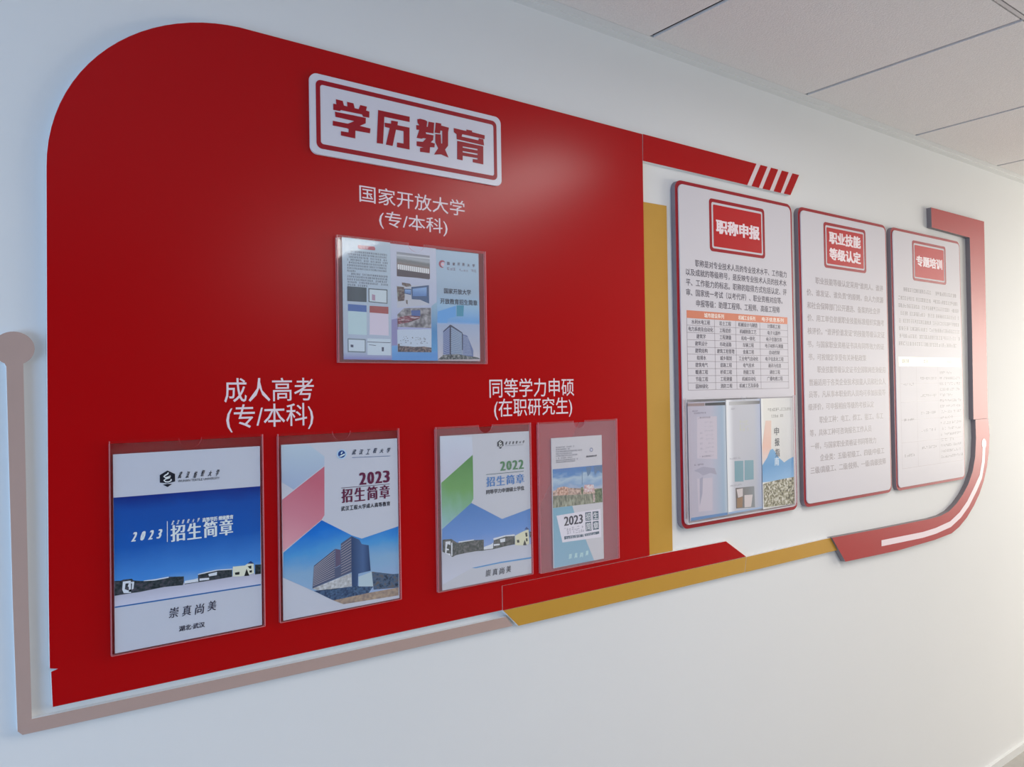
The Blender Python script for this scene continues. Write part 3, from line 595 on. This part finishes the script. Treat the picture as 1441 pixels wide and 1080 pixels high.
Tx('subtitle', [('同等学力申请硕士学位', [(85.82,-19.32),(94.92,-20.22)], .06, .04)], ink(35, 38, 50, 1.2))
Tx('motto', sp('崇真尚美', [(85.33,-35.25),(91.45,-36.56)], .22, .05, .02, .12, .05), ink(45, 42, 55, 1.2))

# --- 4: narrow leaflet
o, D, Tx = page('leaflet', 102.0, 115.9, -37.5, -9.9, 'narrow white leaflet with lakeside photo and teal base, in the rightmost lower pocket', m=mat('leaflet_paper', (0.70, 0.68, 0.72, 1), rough=0.35))
rws = [(103.16,-11.77),(103.15,-12.24),(103.14,-12.71),(103.13,-13.17),(103.12,-13.62),(103.11,-14.09),(103.10,-14.56),(103.09,-14.96)]
wds = [5.0, 3.8, 7.2, 4.8, 5.8, 4.4, 6.4, 5.4]
D('small_print', micro([(a[0], a[0]+wd, a[1]) for a, wd in zip(rws, wds)], 0.32, 1.0), ink(95, 95, 110, 1.3), 4)
c0, c1 = [(112.85,-13.01),(112.86,-12.53)]
rr = c1[1]-c0[1]
D('emblem', [[(c0[0]+rr*k*math.cos(i*math.pi/8), c0[1]+rr*k*math.sin(i*math.pi/8)) for i in range(16)] for k in (1.0,)], ink(130, 135, 155, 1.3), 4)
D('emblem_core', [[(c0[0]+rr*.55*math.cos(i*math.pi/8), c0[1]+rr*.55*math.sin(i*math.pi/8)) for i in range(16)]], ink(190, 190, 205, 1.3), 5)
Tx('lettering', [('武汉纺织大学', [(111.31,-14.22),(114.39,-14.60)], .05, .03, .2)], ink(60, 60, 75, 1.2))
D('photo_sky', [[(102.22,-16.51),(115.94,-16.56),(115.81,-22.02),(102.22,-21.40)]], grad('print_sky_4', [(0, col(175, 180, 195, 1.3)), (0.3, col(125, 155, 190, 1.3)), (0.55, col(165, 185, 200, 1.3)), (0.8, col(75, 125, 180, 1.3)), (1, col(80, 120, 175, 1.3))], noise=0.9, nscale=4), 1)
D('photo_water', [[(102.17,-21.90),(115.79,-22.72),(115.80,-24.92),(102.15,-24.71)]], photo_noise('print_water', [col(85, 90, 75, 1.3), col(130, 130, 110, 1.3), col(170, 170, 150, 1.3)], 130, stretch=(1.5, 1, .6)), 2)
D('photo_shore', [[(102.12,-21.14),(104.95,-20.65),(110.33,-21.33),(115.70,-21.83),(115.78,-22.89),(102.20,-22.16)]], photo_noise('print_shore', [col(95, 85, 80, 1.3), col(175, 145, 130, 1.3), col(205, 180, 165, 1.3)], 230), 3)
D('photo_building_pink', [[(103.28,-20.58),(104.96,-20.40),(106.27,-20.69),(106.23,-22.27),(103.35,-22.15)]], photo_noise('print_pinkish', [col(150, 100, 80, 1.3), col(220, 185, 165, 1.3)], 240), 4)
D('photo_building_white', [[(110.67,-20.58),(113.34,-20.74),(113.37,-22.31),(112.74,-22.28),(110.75,-22.14)], [(113.18,-22.95),(113.51,-22.99),(113.50,-24.63),(113.18,-24.60)]], photo_noise('print_whitered', [col(190, 130, 130, 1.3), col(222, 215, 215, 1.3)], 200), 4)
D('photo_trees', [[(113.65,-21.81),(115.70,-21.74),(115.74,-24.74),(113.92,-24.73)], [(109.78,-21.02),(110.33,-20.98),(110.30,-22.53),(109.82,-22.48)]], photo_noise('print_trees', [col(60, 80, 50, 1.3), col(120, 130, 95, 1.3)], 200), 4)
D('photo_willow', [[(110.09,-17.33),(110.24,-17.35),(110.17,-20.45),(110.04,-20.44)], [(111.20,-16.73),(112.88,-16.68),(112.39,-18.21),(111.71,-18.85)], [(113.44,-16.64),(115.82,-16.69),(115.82,-18.49),(114.66,-17.69),(113.73,-18.67)]], ink(85, 115, 150, 1.3), 4)
D('teal_base', [[(102.13,-24.74),(107.31,-24.81),(107.73,-26.07),(110.77,-32.46),(113.10,-37.53),(102.20,-37.41)]], grad('print_teal', [(0, col(135, 170, 190, 1.3)), (1, col(120, 165, 185, 1.3))]), 2)
D('label_card', [[(103.01,-26.45),(107.81,-26.36),(115.21,-26.32),(115.25,-32.62),(104.48,-32.34)]], ink(215, 210, 222, 1.3), 3)
Tx('year', [('2023', [(104.96,-26.91),(110.11,-28.90)], .16, .04)], ink(55, 50, 65, 1.2))
sq = [[(110.81,-26.63),(112.42,-26.67),(112.47,-28.56),(110.86,-28.51)], [(112.85,-26.67),(114.54,-26.73),(114.58,-28.64),(112.90,-28.57)], [(110.81,-28.79),(112.42,-28.80),(112.51,-30.81),(110.90,-30.75)], [(112.85,-28.89),(114.54,-28.88),(114.59,-30.78),(112.90,-30.72)]]
D('title_blocks', sq+[[(104.95,-31.11),(110.24,-31.31),(110.32,-31.85),(104.99,-31.79)], [(110.52,-31.30),(114.62,-31.23),(114.66,-31.82),(110.60,-31.82)]], ink(75, 92, 108, 1.25), 4)
Tx('title', [(ch, [(min(p[0] for p in s_)+.16, max(p[1] for p in s_)-.2), (max(p[0] for p in s_)-.16, min(p[1] for p in s_)+.2)], .04, .03) for ch, s_ in zip('招生简章', sq)], ink(215, 215, 225, 1.3))
a4 = [(104.99,-29.29),(104.97,-30.06),(105.30,-31.30),(110.79,-31.38)]
D('small_print', micro([(a4[0][0], a4[0][0]+5.6, a4[0][1]), (a4[1][0], a4[1][0]+5.6, a4[1][1])], 0.75, 0.5), ink(150, 145, 160, 1.25), 4)
D('small_print', micro([(a4[2][0], a4[2][0]+5.0, a4[2][1]), (a4[3][0], a4[3][0]+4.4, a4[3][1])], 0.5, 0.8), ink(205, 205, 215, 1.3), 6)
Tx('motto', sp('崇真尚美', [(106.01,-35.10),(111.60,-36.18)], .4, .06, .03, .12, .08), ink(190, 225, 232, 1.3))

# --- 5: three-fold leaflet in the wide upper pocket
tri = tag(empty('folded_leaflet', P(71.0, 6.4, H1+0.2)), 'three-panel folded leaflet with photos and a tower, in the wide upper pocket', 'brochure')
def fold(x0, x1, z0, z1, ha, hb, m, par):
    v = [P(x0, z0, ha), P(x1, z0, hb), P(x1, z1, hb), P(x0, z1, ha), P(x0, z0, ha-.06), P(x1, z0, hb-.06), P(x1, z1, hb-.06), P(x0, z1, ha-.06)]
    return mesh('fold_panel', v, [(0, 1, 2, 3), (7, 6, 5, 4), (0, 4, 5, 1), (1, 5, 6, 2), (2, 6, 7, 3), (3, 7, 4, 0)], m, par)
def folder(x0, x1, z0, z1, ha, hb, m, par):
    f_ = fold(x0, x1, z0, z1, ha, hb, m, par)
    def hh(x): return ha+(hb-ha)*(x-x0)/(x1-x0)
    def D(nm, polys, m_, lv=1):
        if 1 < len(polys) <= 6:
            for q in polys: D(nm, [q], m_, lv)
            return
        v = []; f = []
        for pts in polys:
            pts = [(min(max(x, x0+.01), x1-.01), min(max(z, z0+.01), z1-.01)) for x, z in pts]
            if area2(pts) < 0: pts = pts[::-1]
            s = len(v); v += [P(x, z, hh(x)+0.008*lv) for x, z in pts]; f.append(tuple(range(s, s+len(pts))))
        o_ = mesh(nm, v, f, m_, f_)
        if len(polys) > 6: o_['kind'] = 'stuff'
        return o_
    def Tx(nm, items, m_, lv=5):
        if len(items) > 1:
            for it in items: Tx(nm, [it], m_, lv)
            return
        v, f = text_geo(items, 0)
        v = [Vector((q.x, q.y-(hh(q.x*100)+0.008*lv)/100, q.z)) for q in v]
        return mesh(nm, v, f, m_, f_)
    return D, Tx
D, Tx = folder(57.2, 66.35, 6.4, 28.05, 1.75, 1.5, grad('print_fold_a', [(0, col(120, 120, 175, 1.4)), (0.06, col(160, 172, 190, 1.4)), (1, col(172, 188, 198, 1.4))]), tri)
D('red_pill', [[(60.22,26.94),(63.22,26.97),(63.42,26.64),(63.32,26.31),(60.32,26.28),(60.05,26.60)]], ink(165, 65, 78, 1.4), 2)
a5 = [(60.55,26.83),(62.21,26.79)]
D('small_print', micro([(a5[0][0], a5[1][0], a5[0][1])], 0.45, 0.9), ink(215, 205, 215, 1.4), 3)
r5 = [(58.06,25.87),(57.97,19.67),(65.77,26.23)]
mm = []
for k in range(13):
    z = r5[0][1]-(r5[0][1]-r5[1][1])*k/12.4
    mm.append((r5[0][0]+(0.7 if k in (0, 8) else 0), r5[2][0]-(6.0 if k == 7 else 4.0 if k == 12 else 0), z))
D('small_print', micro(mm, 0.36, 1.0), ink(45, 50, 70, 1.2), 2)
D('certificate', [[(58.03,19.40),(61.63,19.39),(61.59,16.77),(57.99,16.76)]], grad('print_dark_doc', [(0, col(40, 52, 64, 1.4)), (0.5, col(55, 70, 80, 1.4)), (1, col(38, 55, 62, 1.4))], axis='X'), 2)
D('certificate', [[(61.97,19.31),(65.66,19.34),(65.62,16.71),(61.97,16.82)]], ink(62, 75, 82, 1.4), 2)
D('certificate', [[(62.15,19.14),(65.49,19.15),(65.46,16.86),(62.14,16.96)]], ink(188, 200, 205, 1.4), 3)
D('certificate_seal', [[(62.64,18.28),(63.25,18.18),(63.24,17.13),(62.62,17.22)]], ink(160, 130, 150, 1.4), 4)
D('certificate', [[(58.10,15.03),(61.57,14.97),(61.57,10.83),(58.06,10.91)]], ink(172, 195, 200, 1.4), 2)
D('blue_band', [[(58.12,16.25),(61.58,16.18),(61.57,14.97),(58.10,15.03)]], ink(55, 92, 155, 1.4), 3)
D('certificate', [[(62.14,14.94),(65.78,14.85),(65.78,10.86),(62.08,10.93)]], ink(198, 188, 202, 1.4), 2)
D('red_band', [[(62.17,16.15),(65.80,16.15),(65.78,14.85),(62.15,14.94)]], ink(150, 62, 62, 1.4), 3)
D('certificate', [[(57.96,10.14),(61.32,10.08),(61.28,7.65),(57.97,7.70)]], ink(100, 115, 125, 1.4), 2)
D('certificate', [[(58.13,9.95),(61.15,9.90),(61.12,7.86),(58.13,7.89)], [(61.63,10.24),(66.13,10.23),(66.15,7.24),(61.59,7.26)]], ink(185, 198, 208, 1.4), 3)
D('small_rules', [[(61.62,9.65),(66.12,9.62),(66.11,9.51),(61.62,9.55)], [(61.95,9.14),(63.25,9.04),(63.25,8.94),(61.95,9.05)], [(58.51,9.06),(59.00,9.01),(58.99,8.55),(58.50,8.61)], [(64.38,8.73),(64.80,8.71),(64.76,7.95),(64.37,7.97)]], ink(55, 60, 85, 1.3), 4)
D, Tx = folder(66.36, 75.65, 6.35, 27.9, 1.5, 1.5, grad('print_fold_b', [(0, col(75, 135, 195, 1.4)), (0.1, col(95, 150, 200, 1.4)), (0.2, col(150, 155, 195, 1.4)), (0.45, col(172, 178, 198, 1.4)), (1, col(185, 188, 202, 1.4))], tilt=-0.06), tri)
D('lilac_block', [[(65.94,13.82),(67.68,14.17),(67.60,9.13),(66.18,9.04)]], ink(128, 125, 168, 1.4), 1)
D('blue_edge', [[(74.52,16.79),(75.78,17.65),(75.61,8.11),(74.37,8.09)]], grad('print_blue_edge', [(0, col(70, 140, 190, 1.4)), (0.4, col(60, 125, 175, 1.4)), (1, col(145, 175, 190, 1.4))]), 1)
D('photo_group', [[(67.57,26.49),(74.31,26.39),(74.29,21.95),(67.56,21.95)]], grad('print_group', [(0, col(60, 42, 50, 1.4)), (0.3, col(85, 60, 62, 1.4)), (0.38, col(150, 135, 135, 1.4)), (0.5, col(125, 115, 112, 1.4)), (0.7, col(105, 108, 108, 1.4)), (0.8, col(160, 165, 170, 1.4)), (1, col(130, 132, 140, 1.4))], noise=0.12, nscale=20, tilt=0.1), 2)
cr_ = [(67.71,24.55),(74.15,24.11)]
people = []
for k in range(16):
    x = cr_[0][0]+(cr_[1][0]-cr_[0][0])*(k+.5)/16; z = cr_[0][1]-0.35*(k/16)
    people.append(rect(x-0.16, x+0.16, z-1.3, z-0.35)); people.append([(x+.11*math.cos(i), z-.2+.13*math.sin(i)) for i in (0, 1, 2, 3, 4, 5)])
D('photo_people', people[::2], ink(222, 214, 205, 1.5), 3)
D('photo_people', people[1::2], ink(120, 92, 82, 1.35), 3)
D('photo_people', [rect(p[0][0], p[1][0], p[0][1]-1.1, p[0][1]) for p in people[::2]], ink(62, 52, 62, 1.35), 3)
D('photo_beam', [[(67.62,26.02),(74.30,25.99),(74.30,25.71),(67.62,25.75)]], ink(185, 188, 192, 1.4), 3)
D('photo_hall', [[(67.47,20.11),(74.15,20.72),(74.02,16.99),(67.52,16.08)]], ink(178, 180, 188, 1.4), 2)
D('photo_desk', [[(67.53,20.08),(68.94,20.02),(69.09,18.59),(68.95,17.48),(67.66,17.27)], [(68.54,20.87),(69.13,20.81),(70.20,20.72),(70.43,20.29),(69.35,20.10),(68.53,20.38)], [(69.25,17.61),(69.67,17.63),(69.60,16.80),(69.36,16.95)]], photo_noise('print_desk', [col(50, 45, 45, 1.4), col(100, 75, 70, 1.4), col(120, 130, 120, 1.4)], 220), 3)
D('photo_screen', [[(70.40,20.12),(74.03,20.74),(74.03,17.21),(72.20,17.84),(70.45,17.85)], [(68.97,19.74),(70.36,19.78),(70.34,18.62),(68.98,18.81)]], ink(42, 75, 115, 1.4), 4)
D('photo_screen_lit', [[(70.66,19.81),(73.56,20.32),(73.53,18.59),(70.70,18.42)], [(69.11,19.57),(70.27,19.61),(70.26,18.80),(69.10,18.92)]], grad('print_screen', [(0, col(70, 110, 165, 1.4)), (1, col(130, 165, 205, 1.4))], noise=0.6, nscale=6), 5)
D('photo_classroom', [[(67.52,14.82),(68.93,16.10),(74.39,16.44),(74.38,12.58),(67.52,12.55)]], photo_noise('print_class', [col(75, 70, 80, 1.4), col(120, 118, 120, 1.4), col(165, 160, 165, 1.4)], 110), 2)
D('photo_seats', [[(68.91,14.61),(70.34,14.78),(72.09,14.75),(71.96,14.25),(70.08,13.55),(67.59,13.01),(67.55,14.22)]], photo_noise('print_seats', [col(40, 25, 35, 1.4), col(120, 40, 60, 1.4), col(180, 165, 170, 1.4)], 300, stretch=(.4, 1, 1.5)), 3)
D('photo_screen', [[(70.29,15.73),(72.17,15.88),(72.17,14.80),(70.40,14.65)]], ink(55, 85, 145, 1.4), 3)
D('photo_graduates', [[(67.46,12.02),(74.44,12.38),(74.36,7.95),(67.48,7.91)]], ink(178, 190, 205, 1.4), 2)
D('photo_crowd', [[(67.53,9.39),(67.88,9.46),(67.99,9.02),(69.65,8.98),(70.84,8.89),(72.78,9.01),(74.38,8.82),(74.36,7.95),(67.51,7.91)]], photo_noise('print_crowd', [col(30, 28, 35, 1.4), col(75, 62, 70, 1.4), col(140, 120, 110, 1.4)], 350), 3)
bq = [(67.90,10.83),(73.53,9.42)]
D('photo_hats', [line((x, z), (x+random.uniform(.1, .25), z+random.uniform(-.1, .1)), .09) for x, z in [(random.uniform(bq[0][0], bq[1][0]), random.uniform(bq[1][1], bq[0][1])) for _ in range(34)]], ink(45, 50, 62, 1.3), 3)
D, Tx = folder(75.66, 84.85, 6.35, 27.75, 1.5, 1.75, grad('print_fold_c', [(0, col(160, 165, 185, 1.4)), (0.33, col(150, 170, 200, 1.4)), (0.36, col(95, 150, 200, 1.4)), (0.5, col(140, 175, 200, 1.4)), (0.62, col(150, 170, 188, 1.4)), (1, col(160, 182, 198, 1.4))], tilt=0.0), tri)
c0, c1 = [(77.02,24.99),(77.03,25.73)]
rr = c1[1]-c0[1]
arcp = [(c0[0]+rr*.85*math.cos(math.radians(a)), c0[1]+rr*.85*math.sin(math.radians(a))) for a in range(40, 300, 20)]
D('emblem', stroke(arcp, [.08+.35*math.sin(math.pi*i/12) for i in range(13)]), ink(150, 55, 75, 1.4), 3)
D('emblem_core', [[(c0[0]+rr*.5*math.cos(i), c0[1]+rr*.5*math.sin(i)) for i in (0, 1, 2, 3, 4, 5)]], ink(215, 175, 185, 1.4), 2)
Tx('lettering', [(ch, [(l[0], l[1]), (l[0]+.55, l[1]-.62)], .03, .03) for ch, l in zip('国家开放大学', [[(77.92,25.56)][0], [(79.10,25.55)][0], [(80.16,25.60)][0], [(81.18,25.65)][0], [(82.30,25.57)][0], [(83.43,25.59)][0]])], ink(90, 75, 95, 1.3))
a6 = [(77.90,24.55),(84.06,24.67)]
D('small_print', micro([(a6[0][0], a6[1][0], a6[0][1])], 0.6, 0.6), ink(125, 110, 130, 1.3), 3)
Tx('title', [('国家开放大学', [(77.19,20.42),(83.02,19.36)], .04, .03), ('开放教育招生简章', [(76.36,18.43),(84.42,17.33)], .04, .03)], ink(25, 38, 62, 1.2))
D('teal_patch', [[(79.85,17.19),(81.43,17.28),(81.26,15.13),(79.81,15.06)]], ink(42, 130, 155, 1.4), 2)
D('blue_patch', [[(75.82,15.79),(79.70,17.13),(79.66,15.00),(77.83,14.48),(77.81,13.70),(75.78,13.64)]], ink(85, 150, 205, 1.4), 1)
D('photo_sky', [[(75.72,13.37),(84.79,13.62),(84.75,6.32),(75.77,6.29)]], grad('print_sky_5', [(0, col(190, 185, 190, 1.4)), (0.3, col(170, 172, 185, 1.4)), (1, col(150, 165, 190, 1.4))]), 2)
D('photo_tower', [[(76.88,11.98),(78.41,13.29),(78.30,7.29),(76.79,6.95)]], ink(85, 100, 148, 1.4), 3)
D('photo_tower', [[(78.41,13.29),(80.98,11.79),(80.94,7.33),(78.30,7.29)]], ink(112, 132, 158, 1.4), 3)
D('photo_tower', [[(81.08,11.61),(82.04,11.36),(82.67,9.95),(83.33,8.52),(83.31,7.14),(80.99,7.11)]], ink(92, 108, 150, 1.4), 3)
st = []
for k in range(13):
    t_ = 0.05+k/14.0
    for quad in ([(76.90,11.85),(76.82,7.06),(78.37,13.07),(78.27,7.40)], [(78.47,13.05),(78.37,7.40),(80.93,11.66),(80.90,7.44)], [(81.10,11.44),(81.02,7.22),(82.19,11.04),(83.12,7.25)]):
        st.append(between(quad, t_, 0.07))
D('photo_floors', st, ink(165, 178, 195, 1.4), 4)
D('photo_edges', [[(78.27,13.31),(78.56,13.32),(78.45,7.29),(78.18,7.29)], [(76.88,12.07),(78.41,13.37),(78.77,13.22),(80.98,11.93),(80.98,11.75),(78.41,13.08),(76.88,11.88)], [(80.89,11.77),(81.10,11.72),(81.04,8.48),(80.87,8.48)]], ink(30, 40, 72, 1.3), 5)
D('photo_base', [[(75.78,6.67),(76.86,7.49),(79.77,7.69),(81.99,7.34),(84.00,7.15),(84.76,6.88),(84.76,6.71),(75.77,6.51)]], photo_noise('print_base', [col(35, 38, 42, 1.4), col(75, 85, 85, 1.4), col(150, 150, 150, 1.4)], 260), 5)
D('photo_walk', [[(75.77,6.54),(84.76,6.75),(84.75,6.32),(75.77,6.26)]], ink(180, 165, 170, 1.4), 6)

# --- 6: three-panel guide in the pocket of the nearest notice board
tri = tag(empty('folded_guide', P(163.6, -32.4, HB+0.2)), 'pale three-panel folded guide with blue hills, in the notice board pocket', 'brochure')
k6 = 1.15
D, Tx = folder(142.8, 156.5, -32.35, -3.2, 2.2, 2.35, grad('print_guide_a', [(0, col(182, 176, 190, k6)), (0.6, col(184, 182, 198, k6)), (0.9, col(160, 180, 200, k6)), (1, col(190, 200, 210, k6))], axis='X'), tri)
D('top_bar', [[(142.79,-3.53),(148.79,-3.52),(148.77,-4.26),(142.77,-4.20)]], ink(146, 128, 130, k6), 1)
D('top_bar', [[(148.98,-3.53),(156.44,-3.47),(156.41,-4.28),(148.96,-4.21)]], ink(62, 64, 72, k6), 1)
D('sheet_picture', [[(146.04,-6.93),(153.15,-6.99),(153.02,-17.84),(145.74,-17.20)], [(145.60,-22.19),(151.12,-22.40),(150.88,-30.57),(145.92,-30.41)]], ink(196, 188, 200, k6), 1)
a7 = [(144.33,-5.23),(144.95,-5.77),(146.41,-6.94),(146.70,-16.62),(144.60,-17.70),(144.77,-18.54)]
D('small_print', micro([(a7[0][0], a7[0][0]+2.2, a7[0][1]), (a7[1][0], a7[1][0]+4.4, a7[1][1]), (a7[2][0], a7[2][0]+5.0, a7[2][1]), (a7[3][0], a7[3][0]+4.2, a7[3][1]), (a7[5][0], a7[5][0]+3.2, a7[5][1])], 0.42, 0.8), ink(100, 92, 118, k6), 2)
a8 = [(148.65,-8.20),(146.87,-10.75)]
D('sheet_rules', micro([(a8[0][0], a8[0][0]+3.2, a8[0][1]-1.05*k) for k in range(9)], 0.4, 0.4)+micro([(a8[1][0], a8[1][0]+1.2, a8[1][1]-1.3*k) for k in range(4)], 0.45, 0.9), ink(160, 155, 172, k6), 2)
D('sheet_map', [[(144.53,-20.15),(147.75,-19.36),(151.97,-20.08),(152.71,-21.74),(150.39,-21.15),(147.69,-21.58),(146.20,-20.68)], [(146.53,-22.27),(147.68,-21.84),(147.37,-26.00),(146.34,-29.02)]], ink(165, 162, 180, k6), 2)
D('blue_foot', [[(143.21,-31.57),(156.38,-31.67),(156.44,-32.32),(143.18,-32.34)]], ink(105, 140, 185, k6), 2)
D, Tx = folder(156.55, 170.45, -32.2, -2.9, 2.45, 2.3, grad('print_guide_b', [(0, col(235, 235, 238, k6)), (0.08, col(225, 226, 232, k6)), (0.2, col(192, 192, 200, k6)), (0.8, col(180, 182, 192, k6)), (1, col(165, 175, 200, k6))], axis='X'), tri)
D('top_bar', [[(157.73,-3.47),(170.19,-3.43),(170.16,-4.27),(157.70,-4.36)]], grad('print_bar', [(0, col(190, 190, 192, k6)), (1, col(85, 85, 92, k6))], axis='X'), 1)
D('booklet_picture', [[(159.41,-18.81),(162.93,-18.95),(162.84,-24.36),(159.37,-24.11)], [(163.43,-18.90),(167.08,-19.08),(167.00,-24.17),(163.27,-24.09)]], ink(118, 155, 168, k6), 1)
D('desk_picture', [[(159.61,-25.78),(167.16,-25.99),(167.28,-31.57),(159.65,-31.06)]], grad('print_deskpic', [(0, col(110, 100, 98, k6)), (1, col(135, 140, 145, k6))], axis='X', noise=0.6), 1)
D('desk_papers', [[(160.01,-26.15),(162.49,-26.11),(162.43,-28.16),(160.55,-28.38)], [(163.06,-27.95),(166.45,-28.14),(165.70,-31.26),(163.04,-31.16)]], ink(205, 195, 195, k6), 2)
D('desk_seat', [[(160.14,-28.47),(162.42,-28.30),(162.13,-31.00),(160.06,-30.92)]], ink(150, 120, 95, k6), 2)
a9 = [(158.00,-5.10),(157.61,-17.89),(157.60,-24.84),(161.68,-8.44)]
D('small_print', micro([(a9[0][0], a9[0][0]+2.2, a9[0][1]), (a9[1][0], a9[1][0]+4.5, a9[1][1]), (a9[2][0], a9[2][0]+4.5, a9[2][1])], 0.42, 0.7), ink(135, 130, 145, k6), 2)
D('pale_note', micro([(a9[3][0], a9[3][0]+4.0, a9[3][1]-1.0*k) for k in range(3)], 0.8, 0.4), ink(190, 192, 165, k6), 2)
D('blue_foot', [[(156.70,-31.70),(170.31,-31.76),(170.29,-32.40),(156.68,-32.35)]], ink(150, 175, 208, k6), 2)
D, Tx = folder(170.5, 184.4, -32.5, -2.9, 2.45, 2.25, grad('print_guide_c', [(0, col(238, 236, 232, k6)), (0.08, col(215, 213, 208, k6)), (1, col(188, 188, 192, k6))], axis='X'), tri)
D('peach_stripe', [[(172.30,-8.86),(174.76,-8.95),(174.45,-18.06),(172.86,-18.86),(170.59,-20.68),(170.68,-15.34)]], grad('print_peach', [(0, col(215, 205, 205, k6)), (0.4, col(222, 180, 165, k6)), (1, col(215, 185, 172, k6))]), 1)
D('blue_hills', [[(170.37,-20.72),(172.64,-18.85),(174.04,-16.81),(175.18,-16.60),(176.06,-17.37),(177.82,-19.21),(180.07,-20.66),(182.44,-19.82),(184.45,-19.37),(184.72,-25.26),(175.33,-25.37),(170.44,-25.31)]], grad('print_hills', [(0, col(130, 175, 215, k6)), (0.5, col(85, 145, 195, k6)), (1, col(95, 155, 200, k6))], noise=0.2), 2)
D('city_photo', [[(170.77,-25.76),(175.34,-25.26),(184.39,-24.99),(184.46,-32.50),(170.88,-32.01)]], photo_noise('print_city', [col(70, 65, 55, k6), col(150, 145, 120, k6), col(215, 212, 205, k6)], 170), 3)
a0 = [(173.30,-5.54),(174.81,-7.30)]
D('small_print', micro([(a0[0][0], a0[0][0]+10.6, a0[0][1])], 0.85, 0.7)+micro([(a0[1][0], a0[1][0]+5.2, a0[1][1])], 0.85, 0.95), ink(115, 112, 112, k6), 2)
Tx('title', [('申', [(175.96,-10.86),(178.03,-12.97)], .1, .05), ('报', [(176.08,-13.82),(178.16,-15.94)], .1, .05), ('指', [(176.17,-16.68),(178.19,-18.88)], .1, .05)], ink(75, 78, 88, k6))
Tx('title', [('南', [(175.77,-19.07),(177.75,-21.27)], .1, .05)], ink(205, 220, 235, k6))
